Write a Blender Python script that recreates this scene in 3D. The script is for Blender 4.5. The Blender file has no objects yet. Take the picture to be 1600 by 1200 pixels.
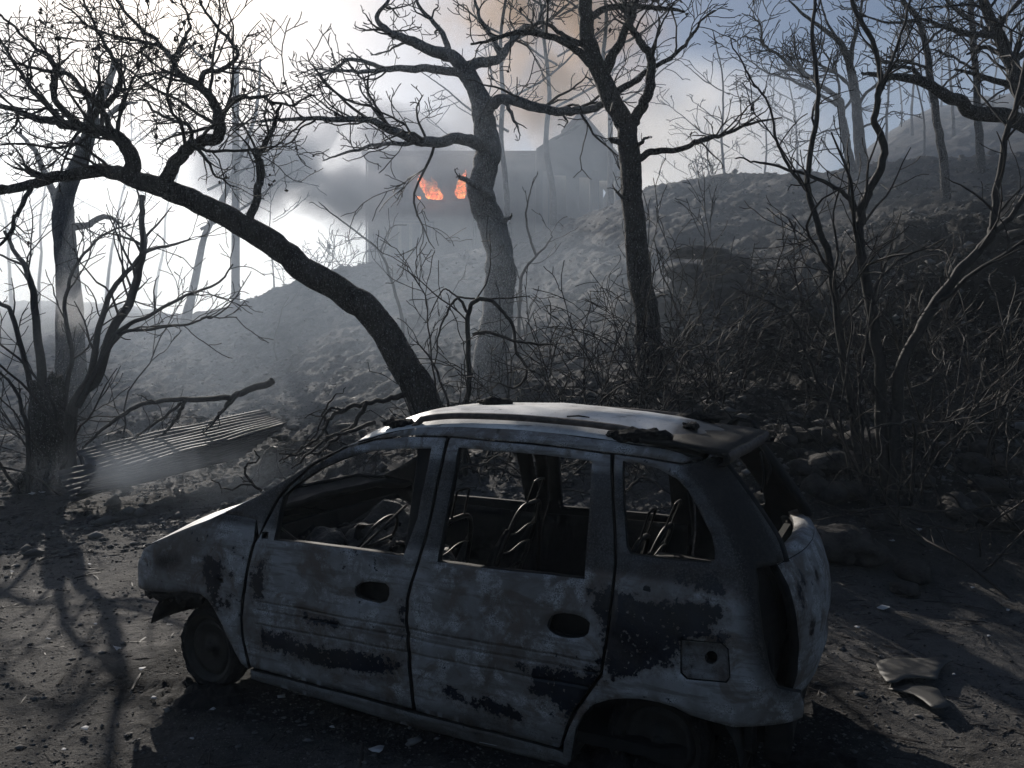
import bpy, bmesh, math, random
import numpy as np
from mathutils import Vector, Matrix
from mathutils.geometry import delaunay_2d_cdt

# ------------------------------------------------------------------ camera, sky, sun, exposure
SC = bpy.context.scene
COL = SC.collection
R = math.radians
FPX, CU, CV, CAMZ = 1300.0, 800.0, 600.0, 1.742      # focal length and centre in photo pixels, eye height

cam_data = bpy.data.cameras.new('camera')
cam_data.sensor_width = 36.0
cam_data.lens = 36.0 * FPX / 1600.0
cam_data.clip_start = 0.05
cam_data.clip_end = 2000.0
cam = bpy.data.objects.new('camera', cam_data)
cam.location = (0, 0, CAMZ)
cam.rotation_euler = (R(90), 0, 0)
COL.objects.link(cam)
SC.camera = cam

SUN_AZ, SUN_EL = -23.0, 27.0                          # degrees left of the view axis, above the horizon
sun_dir = Vector((math.sin(R(SUN_AZ)) * math.cos(R(SUN_EL)), math.cos(R(SUN_AZ)) * math.cos(R(SUN_EL)), math.sin(R(SUN_EL))))
world = bpy.data.worlds.new('World')
SC.world = world
world.use_nodes = True
wn = world.node_tree
wn.nodes.clear()
sky = wn.nodes.new('ShaderNodeTexSky')
sky.sky_type = 'NISHITA'
sky.sun_disc = False
sky.sun_elevation = R(SUN_EL)
sky.sun_rotation = R(SUN_AZ)
sky.altitude = 100
sky.air_density = 1.0
sky.dust_density = 1.5
sky.ozone_density = 2.5
wbg = wn.nodes.new('ShaderNodeBackground')
wbg.inputs['Strength'].default_value = 0.05
wout = wn.nodes.new('ShaderNodeOutputWorld')
wn.links.new(sky.outputs[0], wbg.inputs['Color'])
wn.links.new(wbg.outputs[0], wout.inputs['Surface'])

sun_data = bpy.data.lights.new('sun', 'SUN')
sun_data.energy = 5.0
sun_data.angle = R(0.53)
sun_data.color = (1.0, 0.93, 0.84)
sun = bpy.data.objects.new('sun', sun_data)
sun.rotation_euler = sun_dir.to_track_quat('Z', 'Y').to_euler()
COL.objects.link(sun)

SC.view_settings.view_transform = 'Standard'
SC.view_settings.look = 'None'
SC.view_settings.exposure = 0.32
SC.view_settings.gamma = 1.0
SC.view_settings.use_curve_mapping = False
SC.render.engine = 'CYCLES'
cy = SC.cycles
cy.use_denoising = True
try:
    cy.denoiser = 'OPENIMAGEDENOISE'
    cy.denoising_prefilter = 'ACCURATE'
except Exception:
    pass
cy.use_adaptive_sampling = True
cy.adaptive_threshold = 0.02
cy.max_bounces = 6
cy.diffuse_bounces = 3
cy.glossy_bounces = 2
cy.transmission_bounces = 2
cy.transparent_max_bounces = 8
cy.volume_bounces = 1
cy.volume_step_rate = 1.0
cy.volume_max_steps = 128
cy.sample_clamp_indirect = 4.0
cy.caustics_reflective = False
cy.caustics_refractive = False

# ------------------------------------------------------------------ helpers
def px(u, v, d):
    """world point seen at photo pixel (u, v) at depth d metres"""
    return np.array(((u - CU) / FPX * d, d, CAMZ - (v - CV) / FPX * d))

def tag(o, label=None, cat=None, group=None, kind=None):
    if label: o['label'] = label
    if cat: o['category'] = cat
    if group: o['group'] = group
    if kind: o['kind'] = kind
    return o

def link_mesh(name, verts, faces, mat=None, parent=None, smooth=True, attrs=None):
    """verts (n,3) array, faces: list/array of tris or quads"""
    me = bpy.data.meshes.new(name)
    verts = np.asarray(verts, dtype=np.float32)
    if isinstance(faces, np.ndarray):
        k = faces.shape[1]
        nf = len(faces)
        me.vertices.add(len(verts)); me.vertices.foreach_set('co', verts.ravel())
        me.loops.add(nf * k); me.loops.foreach_set('vertex_index', faces.astype(np.int32).ravel())
        me.polygons.add(nf)
        me.polygons.foreach_set('loop_start', np.arange(0, nf * k, k, dtype=np.int32))
        me.update(calc_edges=True)
    else:
        me.from_pydata([tuple(map(float, v)) for v in verts], [], [tuple(f) for f in faces])
    if attrs:
        for an, av in attrs.items():
            a = me.attributes.new(an, 'FLOAT', 'POINT')
            a.data.foreach_set('value', np.asarray(av, dtype=np.float32))
    if smooth:
        me.polygons.foreach_set('use_smooth', np.ones(len(me.polygons), dtype=bool))
    if mat: me.materials.append(mat)
    me.update()
    o = bpy.data.objects.new(name, me)
    COL.objects.link(o)
    if parent: o.parent = parent
    return o

def empty(name, loc=(0, 0, 0), rz=0.0):
    o = bpy.data.objects.new(name, None)
    o.empty_display_size = 0.2
    o.location = loc
    o.rotation_euler = (0, 0, rz)
    COL.objects.link(o)
    return o

# cheap value noise on arrays
_rs = np.random.RandomState(7)
_perm = _rs.permutation(512)
_perm = np.concatenate([_perm, _perm, _perm])
_val = _rs.rand(512)
def vnoise(x, y, z=0.0):
    x, y, z = np.broadcast_arrays(np.asarray(x, float), np.asarray(y, float), np.asarray(z, float))
    xi, yi, zi = np.floor(x).astype(int), np.floor(y).astype(int), np.floor(z).astype(int)
    fx, fy, fz = x - xi, y - yi, z - zi
    fx, fy, fz = fx*fx*(3-2*fx), fy*fy*(3-2*fy), fz*fz*(3-2*fz)
    def h(a, b, c): return _val[_perm[_perm[_perm[a & 511] + (b & 511)] + (c & 511)] & 511]
    r = 0
    for dx in (0, 1):
        for dy in (0, 1):
            for dz in (0, 1):
                w = (fx if dx else 1-fx) * (fy if dy else 1-fy) * (fz if dz else 1-fz)
                r = r + w * h(xi+dx, yi+dy, zi+dz)
    return r * 2 - 1
def fbm(x, y, z=0.0, o=4, g=0.5):
    a, s, t = 1.0, 0.0, 1.0
    for i in range(o):
        s = s + a * vnoise(np.asarray(x)*t + i*17.3, np.asarray(y)*t + i*5.7, np.asarray(z)*t + i*3.1)
        a *= g; t *= 2.03
    return s

# ------------------------------------------------------------------ materials
def new_mat(name):
    m = bpy.data.materials.new(name)
    m.use_nodes = True
    nt = m.node_tree
    return m, nt, nt.nodes, nt.links, nt.nodes['Principled BSDF']

class NB:
    """tiny node builder"""
    def __init__(s, nt): s.nt = nt; s.n = nt.nodes; s.l = nt.links
    def put(s, sock, val):
        if hasattr(val, 'links') or isinstance(val, bpy.types.NodeSocket): s.l.new(val, sock)
        else: sock.default_value = val
    def node(s, t, **kw):
        n = s.n.new(t)
        for k, v in kw.items():
            if k.startswith('_'): setattr(n, k[1:], v)
        for k, v in kw.items():
            if not k.startswith('_'): s.put(n.inputs[k], v)
        return n
    def noise(s, vec, scale, detail=4, rough=0.55, dist=0.0):
        n = s.node('ShaderNodeTexNoise', Vector=vec, Scale=scale, Detail=detail, Roughness=rough, Distortion=dist)
        return n.outputs['Fac']
    def vor(s, vec, scale, feature='F1', out='Distance', rnd=1.0):
        n = s.n.new('ShaderNodeTexVoronoi'); n.feature = feature
        s.put(n.inputs['Vector'], vec); n.inputs['Scale'].default_value = scale; n.inputs['Randomness'].default_value = rnd
        return n.outputs[out]
    def math(s, op, a, b=0.0, clamp=False):
        n = s.n.new('ShaderNodeMath'); n.operation = op; n.use_clamp = clamp
        s.put(n.inputs[0], a); s.put(n.inputs[1], b)
        return n.outputs[0]
    def ramp(s, fac, lo, hi, a=0.0, b=1.0):
        n = s.n.new('ShaderNodeMapRange'); n.clamp = True
        s.put(n.inputs[0], fac); n.inputs[1].default_value = lo; n.inputs[2].default_value = hi
        n.inputs[3].default_value = a; n.inputs[4].default_value = b
        return n.outputs[0]
    def mix(s, fac, a, b):
        n = s.n.new('ShaderNodeMix'); n.data_type = 'RGBA'
        s.put(n.inputs['Factor'], fac)
        for sock, v in ((n.inputs[6], a), (n.inputs[7], b)):
            if isinstance(v, tuple): sock.default_value = (*v, 1.0) if len(v) == 3 else v
            else: s.put(sock, v)
        return n.outputs[2]
    def obj(s): return s.n.new('ShaderNodeTexCoord').outputs['Object']
    def pos(s): return s.n.new('ShaderNodeNewGeometry').outputs['Position']
    def attr(s, name):
        n = s.n.new('ShaderNodeAttribute'); n.attribute_name = name
        return n.outputs['Fac']
    def scale(s, vec, sc):
        n = s.n.new('ShaderNodeMapping'); s.put(n.inputs['Vector'], vec); n.inputs['Scale'].default_value = sc
        return n.outputs[0]
    def bump(s, h, strength=0.5, dist=0.02, normal=None):
        n = s.n.new('ShaderNodeBump'); s.put(n.inputs['Height'], h)
        n.inputs['Strength'].default_value = strength; n.inputs['Distance'].default_value = dist
        if normal is not None: s.put(n.inputs['Normal'], normal)
        return n.outputs[0]

def mat_plain(name, col, rough=0.85, metal=0.0, var=0.35, scale=12.0, bump=0.3, dist=0.01, spec=0.3):
    m, nt, n, l, b = new_mat(name); k = NB(nt)
    v = k.obj()
    f = k.noise(v, scale, 5, 0.6)
    k.put(b.inputs['Base Color'], k.mix(k.ramp(f, 0.3, 0.7), tuple(c*(1-var) for c in col), tuple(min(1, c*(1+var)) for c in col)))
    b.inputs['Roughness'].default_value = rough; b.inputs['Metallic'].default_value = metal
    b.inputs['Specular IOR Level'].default_value = spec
    k.put(b.inputs['Normal'], k.bump(k.noise(v, scale*2.5, 6, 0.65), bump, dist))
    return m

def mat_ground():
    m, nt, n, l, b = new_mat('burnt_ground'); k = NB(nt)
    p = k.pos()
    big = k.noise(p, 0.45, 5, 0.6, 0.4)
    mid = k.noise(p, 2.6, 5, 0.65, 0.6)
    fine = k.noise(p, 38.0, 6, 0.75)
    speck = k.vor(p, 55.0)
    c = k.mix(k.ramp(mid, 0.32, 0.68), (0.030, 0.029, 0.028), (0.085, 0.081, 0.078))
    c = k.mix(k.ramp(big, 0.44, 0.64, 0.0, 0.85), c, (0.155, 0.150, 0.148))              # pale ash drifts
    c = k.mix(k.ramp(fine, 0.42, 0.66, 0.0, 0.65), c, (0.018, 0.016, 0.016))            # char crumbs
    c = k.mix(k.math('MULTIPLY', k.ramp(k.noise(p, 90, 3, 0.6), 0.63, 0.70), 0.75), c, (0.36, 0.35, 0.34))   # ash flecks
    # exposed brown earth on the cut bank
    earth = k.attr('earth')
    ec = k.mix(k.ramp(k.noise(p, 5.0, 6, 0.7), 0.35, 0.68), (0.010, 0.008, 0.007), (0.034, 0.026, 0.020))
    ec = k.mix(k.ramp(k.noise(p, 9.0, 3, 0.5, 1.0), 0.62, 0.70), ec, (0.07, 0.06, 0.05))
    c = k.mix(k.ramp(k.math('ADD', earth, k.math('MULTIPLY', k.math('SUBTRACT', mid, 0.5), 0.7)), 0.35, 0.6), c, ec)
    c = k.mix(k.math('MULTIPLY', k.attr('dark'), 0.8), c, (0.012, 0.011, 0.010))  # shade over the right bank, painted into the ground colour
    ash = k.attr('ash')  # ash slope, paled further to paint in grazing sun and haze
    ac = k.mix(k.ramp(k.noise(p, 7.0, 6, 0.72, 0.5), 0.36, 0.66), (0.045, 0.045, 0.046), (0.165, 0.165, 0.17))
    c = k.mix(k.math('MULTIPLY', ash, k.ramp(k.math('ADD', k.math('MULTIPLY', mid, 0.6), k.math('MULTIPLY', big, 0.4)), 0.36, 0.58)), c, ac)
    # trodden track, a little paler and browner
    tr = k.attr('track')
    c = k.mix(k.math('MULTIPLY', tr, k.ramp(mid, 0.25, 0.7)), c, (0.150, 0.143, 0.136))
    ch = k.attr('char')  # scorched rubber and the car's shade share this dark colour
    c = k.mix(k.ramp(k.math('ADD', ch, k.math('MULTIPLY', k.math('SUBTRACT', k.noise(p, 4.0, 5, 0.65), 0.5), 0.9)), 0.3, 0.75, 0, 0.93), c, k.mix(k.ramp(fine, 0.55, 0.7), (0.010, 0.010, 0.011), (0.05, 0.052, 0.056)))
    k.put(b.inputs['Base Color'], c)
    b.inputs['Roughness'].default_value = 0.92
    b.inputs['Specular IOR Level'].default_value = 0.2
    h = k.math('ADD', k.math('MULTIPLY', k.noise(p, 14.0, 6, 0.7), 0.8), k.math('MULTIPLY', fine, 0.45))
    h = k.math('ADD', h, k.math('MULTIPLY', k.ramp(speck, 0.0, 0.5), -0.10))
    k.put(b.inputs['Normal'], k.bump(h, 1.0, 0.07))
    return m

def mat_bark(name, dark, light, ash, ash_amt):
    m, nt, n, l, b = new_mat(name); k = NB(nt)
    v = k.obj()
    vs = k.scale(v, (1, 1, 0.30))
    ridg = k.vor(vs, 22.0, 'DISTANCE_TO_EDGE')
    nn = k.noise(v, 30.0, 5, 0.7)
    c = k.mix(k.ramp(nn, 0.3, 0.7), dark, light)
    c = k.mix(k.ramp(ridg, 0.0, 0.09, 0.75, 0.0), c, (0.008, 0.008, 0.008))
    c = k.mix(k.ramp(k.noise(v, 2.2, 4, 0.6), 0.45, 0.62, 0, 0.55*ash_amt), c, tuple(min(0.3, q*2.6) for q in light))
    sp = k.ramp(k.noise(k.scale(v, (1, 1, 0.6)), 70.0, 3, 0.6), 0.66 - 0.12*ash_amt, 0.74 - 0.1*ash_amt)
    c = k.mix(k.math('MULTIPLY', sp, ash_amt), c, ash)
    k.put(b.inputs['Base Color'], c)
    b.inputs['Roughness'].default_value = 0.9
    b.inputs['Specular IOR Level'].default_value = 0.25
    h = k.math('ADD', k.math('MULTIPLY', k.ramp(ridg, 0.0, 0.22), 0.9), k.math('MULTIPLY', nn, 0.5))
    k.put(b.inputs['Normal'], k.bump(h, 1.0, 0.035))
    return m

M = {}
M['ground'] = mat_ground()
M['bark'] = mat_bark('charred_bark', (0.012, 0.012, 0.012), (0.040, 0.038, 0.037), (0.32, 0.32, 0.33), 0.7)
M['bark_grey'] = mat_bark('ash_grey_bark', (0.045, 0.045, 0.046), (0.165, 0.162, 0.160), (0.40, 0.40, 0.41), 0.95)
M['twig'] = mat_plain('charred_twig', (0.017, 0.016, 0.016), 0.8, 0, 0.5, 30, 0.3, 0.004)
M['twig_brown'] = mat_plain('scorched_brown_twig', (0.020, 0.016, 0.014), 0.7, 0, 0.5, 30, 0.3, 0.004, 0.4)
M['char'] = mat_plain('char_lump', (0.010, 0.009, 0.009), 0.85, 0, 0.6, 30, 0.9, 0.02)
M['rock'] = mat_plain('scorched_rock', (0.036, 0.033, 0.031), 0.88, 0, 0.5, 9, 0.8, 0.03)
M['leaf'] = mat_plain('scorched_leaf', (0.020, 0.015, 0.012), 0.8, 0, 0.5, 40, 0.1, 0.002)

# ------------------------------------------------------------------ ground sheet
# height profile per direction: (depth m, photo row) where the ground shows, (depth, None, z) elsewhere
def prof(*a): return [(d, CAMZ - (v - CV)/FPX*d) if len(t) == 2 else (d, t[2]) for t in a for d, v in [t[:2]]]
N = None
PROF = {
 -700: prof((2,N,0.0),(5,N,0.0),(8,N,.05),(12,750),(17,665),(25,590),(40,520),(50,500),(80,N,5),(260,N,4)),
 0:    prof((2,N,0.0),(5,N,0.0),(8,N,.02),(12,742),(17,650),(25,565),(36,500),(46,470),(70,N,4),(260,N,2)),
 200:  prof((2,N,0.0),(5,N,0.0),(8,N,.07),(12,738),(17,632),(25,530),(33,485),(42,462),(60,N,4),(260,N,2)),
 400:  prof((2,N,0.0),(6,N,.02),(8,868),(10,783),(12,712),(17,582),(24,476),(27,466),(38,N,3.2),(60,N,1.5),(260,N,1)),
 560:  prof((2,N,0.0),(6,N,.03),(8,818),(9.5,738),(12,648),(17,525),(23,420),(26,408),(34,N,5.0),(60,N,3),(260,N,1)),
 800:  prof((2,N,0.0),(6,N,.06),(7.2,N,.40),(8.2,770),(9.5,690),(12,602),(17,490),(23,408),(29,380),(40,N,7.4),(60,N,7),(260,N,3)),
 1000: prof((2,N,-.02),(5.5,N,.02),(7.2,N,.50),(9.5,N,1.30),(11,575),(13,485),(17,388),(22,302),(25,285),(32,N,7.3),(60,N,8),(260,N,4)),
 1200: prof((2,N,-.06),(5,N,-.02),(6.5,N,.12),(8,745),(9.5,652),(11,572),(13,472),(17,372),(22,282),(25,266),(32,N,7.6),(60,N,9),(260,N,5)),
 1400: prof((2,N,-.08),(5,N,-.03),(6.5,N,.14),(8,765),(9.5,668),(11,555),(12.4,410),(13.2,362),(17,300),(22,246),(25,N,7.5),(31,N,10.0),(40,185),(46,168),(60,N,15),(260,N,8)),
 1600: prof((2,N,-.10),(5,N,-.05),(6.5,N,.14),(8,775),(9.5,680),(11,530),(12.2,350),(13,312),(17,282),(22,240),(25,N,8.2),(31,N,11.0),(40,158),(46,135),(60,N,17),(260,N,10)),
 2300: prof((2,N,-.12),(5,N,-.05),(6.5,N,.2),(8,760),(9.5,640),(11,480),(12.2,300),(13,260),(17,240),(22,210),(25,N,9),(31,N,12.0),(40,130),(46,115),(60,N,18),(260,N,10)),
}
_us = np.array(sorted(PROF)); _lu = np.linspace(-700, 2300, 241)
_ld = np.linspace(math.log(2), math.log(260), 420)
_T = np.array([np.interp(np.exp(_ld), [p[0] for p in PROF[u]], [p[1] for p in PROF[u]]) for u in _us])
_G = np.array([np.interp(_lu, _us, _T[:, j]) for j in range(len(_ld))]).T
def _blur(a, ax, s):
    r = int(3*s); kx = np.exp(-0.5*(np.arange(-r, r+1)/s)**2); kx /= kx.sum()
    a = np.moveaxis(a, ax, 0)
    p = np.concatenate([np.repeat(a[:1], r, 0), a, np.repeat(a[-1:], r, 0)])
    return np.moveaxis(sum(kx[i]*p[i:i+len(a)] for i in range(2*r+1)), 0, ax)
_G = _blur(_blur(_G, 0, 5.0), 1, 3.0)

def ground_base(X, Y):
    X, Y = np.asarray(X, float), np.asarray(Y, float)
    Ys = np.maximum(Y, 2.0)
    # behind and far beside the camera the lane simply goes on level
    ang = np.clip(X / np.maximum(Ys, 0.35*np.abs(X)+0.01)*FPX + CU, -700, 2300)
    i = (ang + 700)/3000*(len(_lu)-1)
    d = np.clip(np.log(np.clip(Ys, 2, 260)), _ld[0], _ld[-1])
    j = (d - _ld[0])/(_ld[-1]-_ld[0])*(len(_ld)-1)
    i0 = np.clip(i.astype(int), 0, len(_lu)-2); j0 = np.clip(j.astype(int), 0, len(_ld)-2)
    fi, fj = i-i0, j-j0
    return (_G[i0, j0]*(1-fi)*(1-fj) + _G[i0+1, j0]*fi*(1-fj) + _G[i0, j0+1]*(1-fi)*fj + _G[i0+1, j0+1]*fi*fj)

def earth_mask(X, Y):
    u = X/np.maximum(Y, 1.0)*FPX + CU
    a = np.clip((u-1120)/120, 0, 1)*np.clip((Y-10.2)/0.9, 0, 1)*np.clip((13.6-Y)/0.7, 0, 1)
    return a
def track_mask(X, Y):
    return np.clip(1-np.abs(Y - 6.3 + 0.25*X)/4.2, 0, 1)*np.clip((0.8 - ground_base(X, Y))/0.7, 0, 1)

def ash_light_mask(X, Y):
    u = X/np.maximum(Y, 1.0)*FPX + CU
    return np.clip((1120-u)/220, 0, 1)*np.clip((ground_base(X, Y)-0.15)/0.5, 0, 1)*np.clip((60-Y)/10, 0, 1)
def bank_shade_mask(X, Y):  # where the right slope is blackened as if in shade
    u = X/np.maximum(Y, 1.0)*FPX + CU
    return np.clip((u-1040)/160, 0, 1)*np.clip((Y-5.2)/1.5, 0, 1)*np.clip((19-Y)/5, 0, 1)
def char_shade_mask(X, Y):
    # burnt rubber and oil plus painted shade round the footprint of the car
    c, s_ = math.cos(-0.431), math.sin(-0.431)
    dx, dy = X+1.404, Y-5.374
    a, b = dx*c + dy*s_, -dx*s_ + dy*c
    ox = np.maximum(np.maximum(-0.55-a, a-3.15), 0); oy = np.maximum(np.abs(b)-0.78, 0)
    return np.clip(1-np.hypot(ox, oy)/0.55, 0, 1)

def ground_z(X, Y):
    z = ground_base(X, Y)
    dist = np.hypot(X, Y)
    rough = np.clip((z-0.05)/0.8, 0.0, 1.0)
    em = earth_mask(X, Y)
    z = z + fbm(np.asarray(X)*0.55, np.asarray(Y)*0.55, 0, 3)*0.07*rough*np.clip(dist/10, .4, 2.2)
    z = z + fbm(np.asarray(X)*2.1, np.asarray(Y)*2.1, 3.3, 4, 0.55)*(0.020 + 0.055*rough + 0.16*em)
    z = z + fbm(np.asarray(X)*4.3 + 31, np.asarray(Y)*4.3, 8.1, 4, 0.68)*0.030*rough*np.clip(dist/9, .6, 1.8)
    n1 = vnoise(np.asarray(X)*9, np.asarray(Y)*9, 1.7)
    n2 = vnoise(np.asarray(X)*23, np.asarray(Y)*23, 5.7)
    z = z + (np.maximum(n1, 0)**2*0.030 + n2*0.007)*(0.55 + 0.9*rough + 1.2*em)
    return z
def gz(x, y): return float(ground_z(np.array([x]), np.array([y]))[0])

def build_ground():
    th = np.concatenate([np.linspace(-180, -46, 40)[:-1], np.linspace(-46, 46, 620), np.linspace(46, 180, 40)[1:-1]])
    rr = np.concatenate([[0.02, 0.4, 0.9, 1.5, 2.1], np.exp(np.linspace(math.log(2.5), math.log(60), 720)), np.exp(np.linspace(math.log(62), math.log(300), 40))])
    A, Rr = np.meshgrid(np.radians(th), rr, indexing='ij')
    X, Y = Rr*np.sin(A), Rr*np.cos(A)
    Z = ground_z(X, Y)
    na, nr = A.shape
    idx = np.arange(na*nr).reshape(na, nr)
    a = idx; b = np.roll(idx, -1, 0)
    f = np.stack([a[:, :-1], a[:, 1:], b[:, 1:], b[:, :-1]], -1).reshape(-1, 4)
    o = link_mesh('ground', np.stack([X, Y, Z], -1).reshape(-1, 3), f, M['ground'], None, True,
                  {'earth': earth_mask(X, Y).ravel(), 'track': track_mask(X, Y).ravel(), 'ash': ash_light_mask(X, Y).ravel(), 'char': char_shade_mask(X, Y).ravel(), 'dark': bank_shade_mask(X, Y).ravel()})
    tag(o, 'burnt ash covered ground rising to a hillside', 'ground', kind='structure')
build_ground()

# ------------------------------------------------------------------ branches
def tubes(polys, sides, jitter=0.0):
    """polys: list of (pts (n,3), radii (n,)) -> verts, faces; batched by point count"""
    V, F, off = [], [], 0
    by = {}
    for p, r in polys: by.setdefault(len(p), []).append((p, r))
    for n, ls in by.items():
        P = np.array([a for a, _ in ls]); Rr = np.array([b for _, b in ls]); m = len(ls)
        T = np.empty_like(P)
        T[:, 1:-1] = P[:, 2:] - P[:, :-2]; T[:, 0] = P[:, 1]-P[:, 0]; T[:, -1] = P[:, -1]-P[:, -2]
        T /= np.linalg.norm(T, axis=2, keepdims=True) + 1e-9
        ref = np.where(np.abs(T[:, 0, 2:3]) > 0.9, np.array([[1., 0, 0]]), np.array([[0, 0, 1.]]))
        Nn = np.cross(T[:, 0], ref); Nn /= np.linalg.norm(Nn, axis=1, keepdims=True) + 1e-9
        ang = np.arange(sides)/sides*2*np.pi
        rings = np.empty((m, n, sides, 3))
        for i in range(n):
            Nn = Nn - T[:, i]*np.sum(Nn*T[:, i], 1, keepdims=True)
            Nn /= np.linalg.norm(Nn, axis=1, keepdims=True) + 1e-9
            B = np.cross(T[:, i], Nn)
            rad = Rr[:, i, None]
            if jitter:
                q = P[:, i, None, :] + 0
                rad = rad*(1 + jitter*vnoise(P[:, i, 0:1]*5 + np.cos(ang)*1.3, P[:, i, 1:2]*5 + np.sin(ang)*1.3, P[:, i, 2:3]*3.5)
                             + 0.5*jitter*vnoise(P[:, i, 0:1]*11 + np.cos(ang)*3.1, P[:, i, 1:2]*11 + np.sin(ang)*3.1, P[:, i, 2:3]*6))
            rings[:, i] = P[:, i, None] + rad[..., None]*(np.cos(ang)[None, :, None]*Nn[:, None] + np.sin(ang)[None, :, None]*B[:, None])
        V.append(rings.reshape(-1, 3))
        idx = off + np.arange(m*n*sides).reshape(m, n, sides)
        nx = np.roll(idx, -1, 2)
        F.append(np.stack([idx[:, :-1], nx[:, :-1], nx[:, 1:], idx[:, 1:]], -1).reshape(-1, 4))
        off += m*n*sides
    return np.concatenate(V), np.concatenate(F)

def spline(pts, n):
    """Catmull-Rom through pts (k,m) -> n samples"""
    P = np.asarray(pts, float)
    if len(P) == 2: P = np.array([P[0], (P[0]+P[1])/2, P[1]])
    E = np.concatenate([[2*P[0]-P[1]], P, [2*P[-1]-P[-2]]])
    t = np.linspace(0, len(P)-1, n); i = np.minimum(t.astype(int), len(P)-2); f = (t-i)[:, None]
    a, b, c, d = E[i], E[i+1], E[i+2], E[i+3]
    return 0.5*((2*b) + (c-a)*f + (2*a-5*b+4*c-d)*f**2 + (3*b-a-3*c+d)*f**3)

class Grower:
    def __init__(s, seed, wander=0.19, up=0.03, angle=(0.45, 1.0), tip=0.0035, flat=0.0, cap=0.022):
        s.cap = cap
        s.rng = np.random.RandomState(seed); s.wander = wander; s.up = up; s.angle = angle; s.tip = tip; s.flat = flat
        s.lv = {}
    def walk(s, p, d, L, r0, r1, n, wander=None):
        rng = s.rng; w = s.wander if wander is None else wander
        pts = [p]; st = L/(n-1)
        curl = rng.normal(0, 0.05, 3)
        for i in range(n-1):
            d = d + rng.normal(0, w, 3) + curl + np.array([0, 0, s.up])
            d = d/np.linalg.norm(d)
            p = p + d*st*rng.uniform(0.8, 1.2)
            pts.append(p)
        return np.array(pts), np.linspace(1, 0, n)**0.8*(r0-r1) + r1
    def branch(s, p, d, L, r, level, plan):
        """plan: list per level of (points, children per metre, length ratio)"""
        n, dens, ratio = plan[level]
        last = level == len(plan)-1
        pts, rad = s.walk(p, d, L, r, s.tip if last else max(r*0.3, s.tip), n)
        s.lv.setdefault(level+1, []).append((pts, rad))
        if not last: s.kids(pts, rad, L, level+1, plan, dens, ratio, 0.2)
    def kids(s, pts, rad, L, level, plan, dens, ratio, t0=0.2, t1=1.0):
        rng = s.rng
        k = max(1, int(L*dens*rng.uniform(0.75, 1.25)))
        for t in np.sort(rng.uniform(t0, t1, k)):
            f = t*(len(pts)-1); i = min(int(f), len(pts)-2); q = pts[i]*(1-(f-i)) + pts[i+1]*(f-i)
            tg = pts[i+1]-pts[i]; tg = tg/(np.linalg.norm(tg)+1e-9)
            side = np.cross(tg, rng.normal(size=3)); side /= np.linalg.norm(side)+1e-9
            if s.flat: side[2] *= (1-s.flat); side /= np.linalg.norm(side)+1e-9
            a = rng.uniform(*s.angle)
            d = tg*math.cos(a) + side*math.sin(a)
            rr = max(s.tip, min(np.interp(f, range(len(rad)), rad)*rng.uniform(0.30, 0.55), s.cap))
            s.branch(q, d, min(L, 4.0)*ratio*rng.uniform(0.55, 1.25)*(1.05-0.45*t), rr, level, plan)

def leaf_quads(polys, rng, n, size):
    V, F = [], []
    for _ in range(n):
        p, _r = polys[rng.randint(len(polys))]
        c = p[rng.randint(len(p)//2, len(p))]
        for q in range(rng.randint(1, 4)):
            a = rng.normal(size=3); a /= np.linalg.norm(a); b = np.cross(a, rng.normal(size=3)); b /= np.linalg.norm(b)
            sz = size*rng.uniform(0.6, 1.5); cc = c + rng.normal(0, size*0.6, 3)
            k = len(V); cv = np.cross(a, b)*sz*0.35
            V += [cc-a*sz, cc+b*sz*0.55+cv, cc+a*sz, cc-b*sz*0.55-cv]; F.append((k, k+1, k+2, k+3))
    return V, F

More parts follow.
